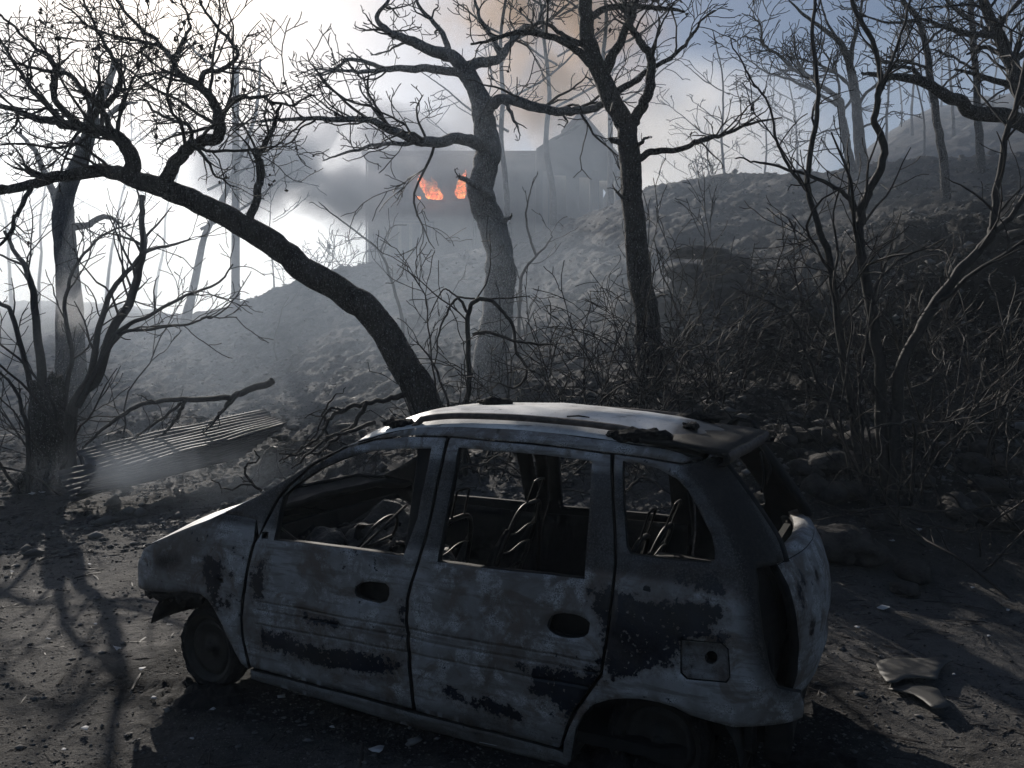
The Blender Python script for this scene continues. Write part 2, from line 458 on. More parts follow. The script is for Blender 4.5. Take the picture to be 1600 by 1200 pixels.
def tree(name, label, trunk, limbs, plan, seed, mat, cat='tree', group=None, trunk_sides=18, twig_mat=None, grower=None,
         dens=1.6, ratio=0.42, t0=0.15, trunk_kids=0.0, leaves=0, jitter=0.10, wob=0.02, limb_t0=None, tip=0.0035, leaf_size=0.03, sink=True, limb_name='limb', trunk_name='trunk'):
    """trunk / limbs: list of (u, v, depth, radius m). Everything in world space under an Empty at the trunk's foot."""
    g = grower or Grower(seed, tip=tip)
    tip = g.tip
    rng = g.rng
    def conv(l): return np.array([(*px(u, v, d), r) for u, v, d, r in l])
    tk = conv(trunk)
    foot = tk[0, :3].copy(); zg = gz(foot[0], foot[1])
    if sink: tk[0, 2] = min(tk[0, 2], zg) - 0.10
    t = spline(tk, max(24, 6*len(trunk)))
    root = empty(name, tuple(t[0, :3]))
    tag(root, label, cat, group)
    base = t[0, :3].copy()
    def add(nm, polys, sides, mt, jit=0.0):
        v, f = tubes(polys, sides, jit)
        return link_mesh(nm, v - base, f, mt, root)
    t[:, :3] += np.stack([fbm(np.arange(len(t))*0.35, seed*1.7+q*9, 0, 2)*wob for q in range(3)], 1)
    flare = 1 + 0.5*np.exp(-np.arange(len(t))/2.2)
    add(trunk_name, [(t[:, :3], t[:, 3]*flare)], trunk_sides, mat, jitter)
    for li in limbs:
        q = conv(li); n = max(14, 5*len(li))
        q = spline(q, n)
        q[1:, :3] += np.stack([fbm(np.arange(n)*0.6 + 11*len(li), seed*2.1+w*5 + li[0][0], 0, 2)*wob*0.9 for w in range(3)], 1)[1:]
        q[:, 3] = np.maximum(q[:, 3], tip)
        o = add(limb_name, [(q[:, :3], q[:, 3])], 9, mat, jitter*0.7)
        L = np.linalg.norm(np.diff(q[:, :3], axis=0), axis=1).sum()
        g.kids(q[:, :3], q[:, 3], L, 0, plan, dens, ratio, t0 if limb_t0 is None else limb_t0)
    if trunk_kids:
        L = np.linalg.norm(np.diff(t[:, :3], axis=0), axis=1).sum()
        g.kids(t[:, :3], t[:, 3]*0.5, L, 0, plan, trunk_kids, ratio, 0.45)
    allp = []
    for lv, polys in sorted(g.lv.items()): allp.append((polys, 6 if lv == 1 else (4 if lv == 2 else 3)))
    if allp:
        Vs, Fs, off = [], [], 0
        for polys, sd in allp:
            v, f = tubes(polys, sd); Vs.append(v); Fs.append(f+off); off += len(v)
        link_mesh('crown', np.concatenate(Vs) - base, np.concatenate(Fs), twig_mat or M['twig'], root)
    if leaves:
        src = allp[-1][0]
        V, F = leaf_quads(src, rng, leaves, leaf_size)
        link_mesh('charred_leaves', np.array(V) - base, np.array(F), M['leaf'], root, False)['kind'] = 'stuff'
    return root
# ------------------------------------------------------------------ trees
PL3 = [(12, 3.2, 0.5), (8, 5.5, 0.55), (6, 0, 0)]
D = 9.6
tree('leaning_tree', 'black leaning tree whose bowed trunk arches up to the left behind the car', 
     [(694,672,9.4,.20),(662,628,9.4,.185),(627,562,9.45,.172),(602,517,9.5,.165),(570,480,9.5,.16),(525,452,9.5,.152),(480,425,9.5,.148),(440,392,9.55,.142),(400,362,9.6,.138),(355,338,9.6,.132),(310,318,9.6,.126),(262,298,9.6,.12),(225,284,9.6,.11),(205,275,9.6,.098)],
     [[(215,282,9.6,.095),(180,270,9.6,.085),(150,267,9.6,.078),(100,275,9.5,.066),(50,288,9.4,.055),(0,296,9.3,.045),(-60,300,9.2,.03)],
      [(206,275,9.6,.10),(206,250,9.6,.088),(189,219,9.65,.08),(162,206,9.7,.072),(128,199,9.7,.062),(94,192,9.8,.052),(61,186,9.9,.044),(20,169,10,.034),(-30,160,10.1,.02)],
      [(256,290,9.6,.085),(270,260,9.55,.075),(287,240,9.5,.07),(304,226,9.45,.066),(337,214,9.4,.066),(342,196,9.4,.06),(337,172,9.4,.055),(324,148,9.4,.05),(307,133,9.4,.045),(280,118,9.4,.04),(268,91,9.4,.03),(240,60,9.4,.024),(200,25,9.4,.018),(170,-20,9.4,.012)],
      [(314,134,9.4,.034),(324,115,9.4,.03),(351,105,9.4,.026),(371,88,9.35,.022),(358,61,9.3,.019),(331,30,9.3,.016),(305,-10,9.3,.012)],
      [(388,352,9.6,.05),(402,304,9.6,.045),(408,263,9.6,.042),(405,245,9.6,.036),(418,219,9.6,.032),(429,189,9.6,.024),(440,160,9.5,.014)],
      [(128,199,9.7,.045),(108,178,9.7,.04),(91,162,9.7,.036),(84,135,9.6,.034),(88,101,9.6,.028),(61,78,9.6,.022),(20,40,9.5,.015),(-20,10,9.5,.01)],
      [(135,199,9.7,.045),(150,176,9.7,.036),(186,145,9.7,.03),(182,101,9.75,.026),(160,60,9.8,.02),(140,20,9.8,.015),(120,-20,9.8,.01)],
      [(345,180,9.4,.03),(371,155,9.4,.025),(405,152,9.4,.02),(449,165,9.3,.014),(490,150,9.2,.008)],
      [(180,214,9.65,.04),(150,160,9.5,.03),(110,120,9.3,.024),(60,110,9.1,.018),(10,90,9,.012)],
      [(100,192,9.8,.036),(60,150,9.9,.03),(30,110,10,.022),(0,60,10.1,.014)],
      [(270,95,9.4,.026),(290,60,9.5,.02),(296,35,9.6,.014),(280,-5,9.7,.01)],
      [(256,75,9.4,.022),(215,62,9.5,.018),(150,45,9.6,.014),(95,5,9.7,.01)],
      [(262,262,9.6,.03),(300,205,9.7,.024),(250,180,9.8,.018),(225,155,9.8,.012)],
      [(50,288,9.4,.03),(30,330,9.3,.024),(10,370,9.2,.018),(-20,400,9.2,.012)],
     ], [(12, 6.5, 0.6), (8, 7.0, 0.6), (6, 0, 0)], 11, M['bark'], leaves=260, dens=7.0, ratio=0.50, t0=0.15, tip=0.0046, leaf_size=0.024)

tree('bent_oak_tree', 'ash grey crooked tree with two stubs in front of the burning house',
     [(758,628,12.5,.30),(766,570,12.5,.275),(775,500,12.5,.245),(780,440,12.5,.225),(781,398,12.5,.215),(772,360,12.5,.21),(762,335,12.5,.21),(751,300,12.5,.20),(757,268,12.5,.19),(762,238,12.5,.185),(758,205,12.5,.175),(754,180,12.5,.17),(750,152,12.5,.155),(737,128,12.5,.14),(724,105,12.5,.12)],
     [[(724,106,12.5,.11),(704,88,12.5,.095),(670,78,12.4,.08),(636,61,12.3,.065),(609,51,12.3,.05),(589,27,12.3,.036),(602,7,12.3,.025),(620,-30,12.3,.012)],
      [(754,232,12.4,.095),(741,220,12.1,.088),(714,216,11.8,.08),(680,222,11.5,.072),(650,219,11.2,.064),(619,206,11,.056),(589,192,10.8,.048),(562,186,10.7,.04),(501,186,10.5,.03),(451,187,10.4,.022),(405,189,10.3,.014)],
      [(680,222,11.5,.04),(640,225,11.5,.034),(589,227,11.5,.026),(535,241,11.5,.016),(505,250,11.5,.008)],
      [(758,178,12.4,.09),(768,163,12.3,.082),(788,155,12,.075),(822,162,11.7,.07),(856,171,11.4,.064),(889,175,11.1,.058),(920,172,10.9,.05),(945,163,10.7,.045)],
      [(724,106,12.5,.085),(754,98,12.6,.075),(781,91,12.7,.065),(798,67,12.8,.05),(815,45,12.9,.04),(839,37,13,.03),(849,10,13,.02),(860,-20,13,.012)],
      [(730,118,12.5,.07),(687,108,12.4,.06),(636,106,12.3,.052),(596,110,12.2,.04),(562,113,12.1,.03),(530,110,12,.018),(500,120,12,.01)],
      [(602,108,12.2,.036),(575,98,12.2,.032),(545,93,12.2,.026),(528,105,12.2,.02),(484,121,12.2,.01)],
      [(781,91,12.7,.05),(770,60,12.6,.04),(750,30,12.5,.03),(740,-10,12.5,.018)],
      [(704,88,12.5,.05),(690,50,12.7,.04),(660,15,12.8,.028),(640,-20,12.9,.018)],
      [(788,155,12,.03),(797,172,11.9,.026),(806,190,11.8,.02),(812,212,11.8,.006)],
      [(768,305,12.3,.07),(750,296,12.1,.052),(735,285,11.9,.045),(719,277,11.8,.03)],
      [(783,345,12.4,.04),(793,342,12.2,.03),(800,338,12.1,.012)],
     ], [(12, 5.0, 0.6), (8, 5.5, 0.6), (6, 0, 0)], 23, M['bark_grey'], twig_mat=M['twig_brown'], tip=0.0065, dens=4.2, ratio=0.46, t0=0.3, jitter=0.13)

tree('forked_tree', 'tall black tree forking into two stems just right of the burning house',
     [(1026,655,10.4,.20),(1016,560,10.4,.17),(1006,470,10.4,.15),(996,398,10.4,.142),(989,337,10.4,.136),(984,287,10.4,.132),(982,236,10.4,.130),(979,200,10.4,.128),(970,182,10.4,.12),(952,148,10.4,.115),(935,108,10.4,.105),(921,67,10.4,.098),(916,34,10.4,.09),(914,0,10.4,.085),(905,-60,10.4,.07),(900,-130,10.4,.05)],
     [[(982,205,10.4,.09),(990,188,10.4,.075),(1002,169,10.35,.07),(1013,145,10.3,.064),(1018,115,10.3,.058),(1016,88,10.3,.052),(1002,67,10.3,.048),(989,47,10.3,.042),(982,24,10.3,.038),(975,0,10.3,.034),(965,-60,10.3,.02)],
      [(945,115,10.4,.07),(962,78,10.4,.058),(979,44,10.4,.05),(992,13,10.4,.043),(1000,-30,10.4,.03),(1010,-80,10.4,.02)],
      [(932,110,10.4,.055),(908,84,10.2,.048),(878,64,10,.042),(834,52,9.8,.034),(800,51,9.6,.028),(770,62,9.5,.02),(735,70,9.4,.012)],
      [(922,72,10.4,.04),(880,55,10.2,.03),(850,35,10,.02),(820,45,9.9,.01)],
      [(918,30,10.4,.05),(952,13,10.5,.042),(996,10,10.6,.035),(1036,13,10.7,.028),(1070,15,10.8,.016)],
      [(996,250,10.4,.05),(1016,238,10.3,.042),(1063,234,10.2,.034),(1097,219,10.1,.03),(1131,209,10,.024),(1171,194,9.9,.018),(1222,182,9.8,.008)],
      [(965,142,10.4,.045),(992,128,10.5,.038),(1016,108,10.6,.032),(1056,84,10.7,.026),(1080,57,10.8,.022),(1094,34,10.8,.017),(1117,17,10.8,.01)],
      [(975,222,10.3,.045),(963,221,10.2,.034),(953,217,10.1,.026)],
      [(990,230,10.3,.03),(1002,222,10.2,.022),(1013,213,10.2,.012)],
      [(985,318,10.3,.03),(972,308,10.2,.022),(962,300,10.1,.014),(956,288,10.1,.004)],
     ], [(11, 5.0, 0.6), (7, 5.5, 0.6), (6, 0, 0)], 37, M['bark'], tip=0.0052, dens=4.6, ratio=0.46, t0=0.4, leaves=60)

# ---- trees of the left hollow and the ridge on the right
GP = [(10, 4.0, 0.6), (7, 4.5, 0.6), (5, 0, 0)]
tree('hollow_tree', 'pale hazy forked tree standing behind the burnt stump at left',
     [(112,545,15.5,.26),(108,470,15.5,.215),(104,398,15.5,.20),(99,345,15.5,.185),(100,315,15.5,.17),(112,280,15.5,.15),(128,248,15.5,.135),(140,205,15.5,.12),(148,169,15.5,.10),(170,130,15.5,.07),(180,90,15.5,.05)],
     [[(104,330,15.5,.11),(112,270,15.4,.10),(125,238,15.3,.085),(120,215,15.2,.06)],[(105,355,15.5,.08),(135,352,15.4,.06),(165,338,15.2,.045),(190,350,15,.02)],
      [(96,335,15.5,.08),(70,270,15.7,.06),(50,230,15.8,.045),(20,200,16,.02)],[(140,205,15.5,.06),(180,170,15.6,.045),(215,160,15.7,.02)],[(148,169,15.5,.06),(120,130,15.6,.045),(90,100,15.7,.02)]],
     GP, 51, M['bark'], tip=0.008, dens=1.7, ratio=0.35)
tree('ridge_tree', 'slim dark tree with broad leftward crown on the right ridge',
     [(1335,283,21,.134),(1328,250,21,.112),(1322,222,21,.101),(1317,187,21,.092),(1313,160,21,.084),(1303,148,21,.067)],
     [[(1305,150,21,.062),(1273,127,21,.050),(1243,110,21,.042),(1213,83,21,.034),(1193,67,21,.028),(1187,37,21,.020),(1160,20,21,.011)],
      [(1308,165,21,.050),(1273,143,20.8,.039),(1233,123,20.6,.031),(1200,113,20.4,.022),(1160,88,20.2,.011)],
      [(1316,175,21,.039),(1330,150,21.3,.034),(1315,120,21.5,.022),(1270,108,21.7,.017),(1215,100,22,.008)],
      [(1319,200,21,.028),(1290,205,20.6,.020),(1260,222,20.3,.014),(1230,240,20,.007)],
      [(1312,158,21,.034),(1308,120,21.2,.028),(1290,85,21.4,.020),(1270,50,21.6,.011)]],
     GP, 61, M['bark'], tip=0.009, dens=5.5, ratio=0.42)
tree('ridge_tree', 'straight twin-stemmed grey tree beside the slim tree on the right ridge',
     [(1350,276,21.6,.179),(1347,250,21.6,.157),(1341,213,21.6,.140),(1338,167,21.6,.123),(1332,127,21.6,.112),(1327,100,21.6,.095),(1313,67,21.6,.073),(1293,50,21.6,.056),(1260,27,21.6,.039),(1233,0,21.6,.022)],
     [[(1327,105,21.6,.067),(1335,60,21.7,.056),(1345,20,21.8,.039),(1350,-30,21.9,.022)],[(1338,170,21.6,.050),(1360,140,21.4,.039),(1400,120,21.2,.028),(1440,105,21,.011)],
      [(1336,140,21.6,.045),(1300,110,22,.034),(1260,95,22.3,.025),(1215,85,22.6,.011)],[(1313,67,21.6,.039),(1290,30,21.5,.028),(1280,-10,21.4,.017)],[(1342,200,21.6,.034),(1370,190,21.2,.025),(1395,175,21,.017),(1420,180,20.8,.008)]],
     GP, 62, M['bark'], tip=0.009, dens=5.5, ratio=0.42)
tree('bank_tree', 'thin curved bare tree on the bank, second trunk from the right edge',
     [(1480,345,15,.095),(1477,293,15,.081),(1473,233,15,.073),(1463,187,15,.067),(1455,133,15,.062),(1447,77,15,.056),(1433,27,15,.050),(1413,0,15,.045),(1395,-60,15,.028)],
     [[(1452,110,15,.028),(1420,95,14.8,.022),(1385,98,14.6,.017),(1350,85,14.4,.008)],[(1445,70,15,.028),(1480,40,15.2,.022),(1520,25,15.4,.011)],[(1433,30,15,.028),(1390,35,14.8,.022),(1340,20,14.6,.011)],[(1458,150,15,.022),(1490,120,15.2,.017),(1530,105,15.4,.007)]],
     GP, 63, M['bark'], tip=0.008, dens=5.0, ratio=0.45, trunk_kids=2.2)
tree('bank_tree', 'upright straight thin tree on the bank close to the right edge',
     [(1535,300,18,.095),(1532,240,18,.084),(1528,187,18,.073),(1525,117,18,.067),(1518,33,18,.062),(1516,0,18,.056),(1510,-60,18,.034)],
     [[(1525,110,18,.034),(1490,90,17.8,.025),(1450,75,17.6,.011)],[(1520,60,18,.034),(1560,30,18.2,.025),(1600,20,18.4,.011)],[(1528,170,18,.028),(1570,140,18.2,.020),(1610,130,18.4,.008)],[(1518,30,18,.034),(1480,0,17.8,.022),(1450,-20,17.6,.011)]],
     GP, 64, M['bark'], tip=0.0095, dens=5.0, ratio=0.45, trunk_kids=2.4)
tree('overhanging_tree', 'dark tree at the right edge reaching a thick limb into the frame',
     [(1790,420,11.5,.26),(1760,330,11.5,.22),(1730,260,11.5,.2),(1690,225,11.5,.17),(1640,205,11.4,.125),(1600,193,11.4,.10),(1567,180,11.3,.095),(1520,178,11.2,.09),(1500,160,11.1,.085),(1470,145,11,.075),(1440,128,10.9,.06),(1400,120,10.8,.045),(1370,118,10.7,.03),(1345,113,10.6,.015)],
     [[(1740,280,11.5,.12),(1660,200,11.6,.11),(1593,143,11.7,.10),(1580,100,11.7,.09),(1560,57,11.7,.08),(1543,17,11.7,.07),(1535,-30,11.7,.05)],
      [(1440,128,10.9,.03),(1425,108,10.9,.025),(1405,105,10.9,.018),(1385,112,10.9,.01)],
      [(1580,100,11.7,.05),(1620,60,11.8,.04),(1640,10,11.9,.03)],[(1560,57,11.7,.05),(1500,50,11.6,.04),(1440,30,11.5,.02)],[(1590,135,11.7,.05),(1540,120,11.5,.035),(1490,110,11.4,.015)],
      [(1575,90,11.7,.04),(1540,75,11.9,.03),(1510,85,12,.015)]],
     [(10, 3.6, 0.55), (7, 4.6, 0.6), (6, 0, 0)], 65, M['bark'], tip=0.0058, dens=5.5, ratio=0.44, t0=0.35)

# ---- thin trees half lost in smoke: generic makers on the ground
def bg_tree(u, d, h, r, seed, label, group=None, lean=0.0, mat='bark', tip=0.012, dens=1.5, name='background_tree', nl=6, plan=None):
    rng = np.random.RandomState(seed); r = r*0.6
    X = (u-CU)/FPX*d; z0 = gz(X, d)
    def P(t, off): return (CU + (X + lean*t*h + off*h)/d*FPX, CV - (z0 + t*h - CAMZ)/d*FPX)
    w = np.cumsum(rng.normal(0, 0.035, 8))
    ts = np.linspace(0, 1, 7)
    tr = [(*P(t, w[i]*t), d, max(r*(1-t*0.75), tip)) for i, t in enumerate(ts)]
    limbs = []
    for i in range(nl):
        t = rng.uniform(0.35, 0.95); sg = rng.choice([-1, 1]); L = rng.uniform(0.16, 0.34)*(1.15-t*0.5)
        a = P(t, 0); k = rng.uniform(-1.5, 1.5)
        limbs.append([(*a, d, r*(1-t*0.7)*0.5), (*P(t+L*0.25, sg*L*0.45), d+k*.4, r*.32), (*P(t+L*0.55, sg*L*0.8), d+k*.8, r*.2), (*P(t+L*0.75, sg*L*1.1), d+k, tip)])
    return tree(name, label, tr, limbs, plan or [(8, 2.2, 0.55), (6, 0, 0)], seed, M[mat], group=group, trunk_sides=9, tip=tip, dens=dens, ratio=0.4, trunk_kids=0.7)
lb = 'thin bare trunk fading into the bright smoke at far left'
for i, (u, d, h, r) in enumerate(((62,32,8,.11),(165,36,9,.12),(240,38,9,.12),(20,36,9,.13),(-40,30,9,.14),(430,29,5,.05))):
    bg_tree(u, d, h, r, 100+i, lb, 'thin trees in the smoke at far left', lean=0.03*(-1)**i)
bg_tree(288, 25, 8, .21, 120, 'thick leaning grey trunk next to the utility pole', lean=0.17, name='slanting_tree', nl=4)
lb = 'pale leafless tree blurred by smoke beyond the ridge right of the forked tree'
for i, (u, d, h, r) in enumerate(((1140,34,8.5,.13),(1105,40,7,.10),(1190,38,7.5,.11),(1245,40,8,.12),(1075,37,5,.07))):
    bg_tree(u, d, h, r, 130+i, lb, 'pale trees beyond the ridge', tip=0.014, dens=2.0)
lb = 'small bare tree on the far ash grey hillside at upper right'
for i, (u, d, h, r) in enumerate(((1385,33,7,.10),(1425,37,7,.10),(1445,30,6,.07),(1490,34,7,.11),(1550,38,6,.08),(1590,34,6,.08),(1410,42,6,.08),(1470,43,6,.08))):
    bg_tree(u, d, h, r, 150+i, lb, 'small trees on the far hillside', tip=0.014, dens=2.0)
bg_tree(795, 24, 9.5, .17, 180, 'slender grey tree standing close behind the crooked tree', nl=8, tip=0.012, dens=2.0, name='slender_tree')
bg_tree(865, 30, 10.5, .22, 181, 'smoky tree in front of the gabled end of the house', nl=8, tip=0.014, dens=2.0, name='smoky_tree', lean=0.02)
bg_tree(742, 28, 7, .10, 182, 'thin sapling in front of the burning windows', nl=5, tip=0.010, name='sapling')
bg_tree(955, 30, 12, .20, 183, 'tall smoky tree right of the chimney stub', nl=8, tip=0.014, dens=2.0, name='smoky_tree', lean=-0.05)

# ---- shrubs: bundles of thin bare stems
def shrub(label, u, d, n, h, seed, spread=0.5, r=0.014, group=None, dens=3.0, name='burnt_shrub', arch=0.0, traced=(), mat='twig', tip=0.0042, foot=0.25, plan=None, v=None):
    rng = np.random.RandomState(seed)
    g = Grower(seed, wander=0.16, up=0.04 - arch*0.12, angle=(0.45, 0.95), tip=tip)
    X0 = (u-CU)/FPX*d; base = np.array((X0, d, gz(X0, d)))
    root = empty(name, tuple(base)); tag(root, label, 'shrub', group)
    plan = plan or [(9, 4.0, 0.5), (6, 0, 0)]
    for tr in traced:
        q = np.array([(*px(*t[:3]), t[3]) for t in tr])
        zg = gz(q[0, 0], q[0, 1])
        if 0.0 < q[0, 2]-zg < 1.1: q = np.concatenate([[(q[0, 0], q[0, 1], zg-0.06, q[0, 3])], q])
        q = spline(q, 6*len(q))
        q[1:, :3] += np.stack([fbm(np.arange(len(q))*0.45 + tr[0][0], seed+w*5, 0, 2)*0.012 for w in range(3)], 1)[1:]
        vv, ff = tubes([(q[:, :3], q[:, 3])], 8, 0.06); link_mesh('stem', vv-base, ff, M[mat], root)
        L = np.linalg.norm(np.diff(q[:, :3], axis=0), axis=1).sum()
        g.kids(q[:, :3], q[:, 3], L, 0, plan, dens, 0.32, 0.25)
    for i in range(n):
        x, y = X0 + rng.normal(0, foot*spread), d + rng.normal(0, foot*spread)
        p = np.array((x, y, gz(x, y)-0.05))
        dr = np.array((rng.normal(0, spread), rng.normal(0, spread)*0.7, 1.0)); dr /= np.linalg.norm(dr)
        L = h*rng.uniform(0.6, 1.15); rr = r*rng.uniform(0.6, 1.3)
        pts, rad = g.walk(p, dr, L, rr, tip, 14)
        vv, ff = tubes([(pts, rad)], 6); link_mesh('stem', vv-base, ff, M[mat], root)
        g.kids(pts, rad, L, 0, plan, dens, 0.42, 0.2)
    Vs, Fs, off = [], [], 0
    for lv, polys in sorted(g.lv.items()):
        vv, ff = tubes(polys, 4 if lv == 1 else 3); Vs.append(vv); Fs.append(ff+off); off += len(vv)
    if Vs: link_mesh('twigs', np.concatenate(Vs)-base, np.concatenate(Fs), M[mat], root)['kind'] = 'stuff'
    return root
def Z7(l, d, r0, r1): return [(960+x*.4, 300+y*.4, d, r0+(r1-r0)*i/(len(l)-1)) for i, (x, y) in enumerate(l)]
def PXL(l, d, r0, r1): return [(x, y, d, r0+(r1-r0)*i/(len(l)-1)) for i, (x, y) in enumerate(l)]
shrub('tall black shrub of fanned stems rising from the rocks right of the car', 1378, 7.8, 5, 2.2, 201, spread=0.42, r=0.02, dens=2.2, tip=0.005, foot=0.3, traced=(
   PXL([(1386,778),(1380,700),(1376,660),(1374,580),(1364,500),(1347,420),(1344,372),(1345,333),(1357,300),(1377,260),(1380,227),(1367,187),(1372,147),(1377,120),(1363,67),(1335,10),(1325,-40)], 7.8, .062, .018),
   PXL([(1394,776),(1402,640),(1404,580),(1440,512),(1492,432),(1530,390),(1548,368),(1551,345),(1557,300),(1570,220),(1590,160),(1602,90),(1615,0)], 7.7, .055, .02),
   PXL([(1548,368),(1575,345),(1605,300),(1640,250),(1660,180)], 7.7, .032, .012),
   PXL([(1354,778),(1342,700),(1328,620),(1316,540),(1304,460),(1292,388),(1276,348),(1263,300),(1268,233),(1277,187),(1277,133),(1270,67),(1273,0),(1280,-60)], 7.9, .046, .014),
   PXL([(1372,145),(1385,120),(1400,80),(1412,40),(1425,-20)], 7.8, .02, .01),
   PXL([(1345,333),(1320,305),(1290,285),(1240,268),(1190,255),(1150,247)], 7.8, .026, .007),
   PXL([(1335,775),(1322,700),(1300,640),(1262,560),(1240,500),(1205,475),(1142,450)], 7.9, .022, .006),
   PXL([(1263,300),(1235,262),(1215,220),(1200,160),(1165,110),(1140,60)], 7.9, .018, .006),
   PXL([(1360,778),(1352,730),(1345,640),(1348,560),(1365,470),(1385,410),(1410,330)], 7.7, .02, .006)))
cb = lambda l: [(480+x*.3375, 300+y*.3375) for x, y in l]
shrub('black bramble arching over itself behind the car roof, left of the thicket', 742, 8.9, 7, 1.5, 202, spread=0.55, r=0.014, dens=3.4, tip=0.0045, traced=(
   PXL(cb([(735,1010),(740,980),(750,800),(745,600),(770,510),(830,500),(880,520),(950,620),(970,740),(1020,830),(960,905),(880,880)]), 8.9, .032, .010),
   PXL(cb([(765,660),(840,650),(950,690),(1050,700),(1140,712)]), 8.8, .02, .010),
   PXL(cb([(745,560),(700,490),(650,560),(610,660),(590,800)]), 8.9, .018, .007),
   PXL(cb([(780,500),(700,485),(640,450),(580,540),(560,600)]), 9.0, .012, .005),
   PXL(cb([(600,1000),(570,700),(540,480),(470,360),(450,330)]), 9.2, .010, .004),
   PXL(cb([(650,980),(560,760),(505,690)]), 8.8, .014, .006)))
shrub('dense thicket of drooping burnt stems right behind the car roof', 900, 8.8, 46, 1.75, 203, spread=0.62, r=0.010, dens=4.2, arch=0.9, tip=0.0045, foot=1.5)
shrub('dense thicket of thin upright stems at the foot of the forked tree', 1010, 9.4, 34, 2.0, 204, spread=0.5, r=0.009, dens=3.6, arch=0.35, tip=0.0045, foot=1.2)
shrub('loose dark brushwood at the right edge above the rocks', 1535, 8.6, 18, 2.3, 205, spread=0.6, r=0.012, dens=4.0, tip=0.005, foot=1.6, mat='twig_brown')
shrub('low tangle of brushwood along the bank, right of the fanned shrub', 1470, 9.8, 18, 1.9, 206, spread=0.7, r=0.010, dens=4.0, tip=0.005, foot=1.6, mat='twig_brown')
shrub('low dark brush left of the fanned shrub, against the earth bank', 1200, 9.6, 14, 1.5, 207, spread=0.6, r=0.009, dens=3.4, tip=0.0045, foot=1.3)
shrub('thin upright shrub on the slope beside the forked trunk', 1055, 11.5, 12, 2.3, 208, spread=0.4, r=0.012, dens=2.6, tip=0.0055, foot=0.8)
shrub('small bare bush on the skyline left of the house corner', 505, 24.5, 18, 1.7, 209, spread=0.55, r=0.014, dens=3.0, tip=0.009, foot=0.9)
shrub('pair of tall bent saplings on the slope under the house wall', 640, 15.0, 3, 1.6, 210, spread=0.5, r=0.02, dens=2.0, tip=0.0065, traced=(
   PXL([(628,500),(612,440),(595,395),(560,365),(520,335),(498,315)], 15, .03, .008), PXL([(595,395),(600,375),(612,355),(635,352)], 15, .02, .007)))
shrub('bent sapling with upright shoots left of the forked tree', 815, 13.5, 3, 1.2, 211, spread=0.5, r=0.018, dens=2.0, tip=0.006, traced=(
   PXL([(812,460),(820,420),(838,400),(860,375),(862,365)], 13.5, .028, .008), PXL([(838,400),(822,350),(825,310),(840,270)], 13.5, .022, .007)))
shrub('lone thin sapling in the middle of the left slope', 435, 17.5, 1, 2.2, 212, spread=0.12, r=0.022, dens=1.2, tip=0.007, foot=0.1)
shrub('wispy knee high sapling in front of the left stump', 233, 12.6, 4, 1.5, 213, spread=0.45, r=0.012, dens=1.8, tip=0.005, foot=0.2)
shrub('wispy bush on the ridge left of the fanned shrub', 1115, 22, 12, 1.3, 214, spread=0.6, r=0.012, dens=3, tip=0.009, foot=0.6)
shrub('fringe of bare twigs at the right edge in front of the brushwood', 1610, 7.2, 14, 1.7, 215, spread=0.7, r=0.009, dens=4, tip=0.0042, foot=0.9, mat='twig_brown')
# ---- multi-stemmed burnt stump at left
zl = lambda l: [(x*.3375, 380+y*.3375) for x, y in l]
shrub('big black multi-stemmed bush sprouting round the burnt stump at left', 120, 11.4, 9, 3.0, 220, spread=0.75, r=0.022, dens=2.4, tip=0.006, foot=0.45, traced=(
   PXL(zl([(330,780),(450,620),(520,400),(600,270),(650,100),(662,0),(655,-120),(660,-220)]), 11.4, .075, .035),
   PXL(zl([(340,780),(420,600),(450,420),(520,220),(600,120),(680,40),(800,10),(880,-20)]), 11.2, .055, .012),
   PXL(zl([(360,760),(480,520),(560,400),(700,330),(850,250),(1000,190),(1080,100)]), 11, .04, .010),
   PXL(zl([(400,700),(540,440),(700,400),(880,370),(960,345),(1100,345)]), 10.9, .028, .007),
   PXL(zl([(200,760),(190,560),(170,380),(150,200),(110,100),(60,20),(20,-60)]), 11.5, .07, .02),
   PXL(zl([(150,700),(60,340),(0,280),(-60,240)]), 11.6, .04, .02),
   PXL(zl([(130,900),(100,760),(60,660),(0,600)]), 10.8, .03, .015),
   PXL(zl([(300,760),(330,520),(300,300),(330,150),(400,40),(480,-40),(600,-90)]), 11.6, .035, .012),
   PXL(zl([(960,345),(1010,330),(1100,240),(1160,130)]), 10.9, .014, .005)))
# ------------------------------------------------------------------ haze
def mat_volume(name, dens, col, aniso=0.55, absorb=None):
    m = bpy.data.materials.new(name); m.use_nodes = True
    nt = m.node_tree; nt.nodes.clear()
    out = nt.nodes.new('ShaderNodeOutputMaterial')
    pv = nt.nodes.new('ShaderNodeVolumePrincipled')
    pv.inputs['Color'].default_value = (*col, 1)
    pv.inputs['Density'].default_value = dens
    pv.inputs['Anisotropy'].default_value = aniso
    nt.links.new(pv.outputs[0], out.inputs['Volume'])
    return m, nt, pv
def box(name, lo, hi, mat):
    V = [(x, y, z) for x in (lo[0], hi[0]) for y in (lo[1], hi[1]) for z in (lo[2], hi[2])]
    F = [(0,1,3,2),(4,6,7,5),(0,4,5,1),(2,3,7,6),(0,2,6,4),(1,5,7,3)]
    return link_mesh(name, np.array(V, float), F, mat, None, False)
def resample(P, step, closed=True):
    Q = []
    n = len(P)
    for i in range(n if closed else n-1):
        a, b = P[i], P[(i+1) % n]
        k = max(1, int(np.ceil(np.linalg.norm(b-a)/step)))
        for j in range(k): Q.append(a + (b-a)*j/k)
    if not closed: Q.append(P[-1])
    return np.array(Q)
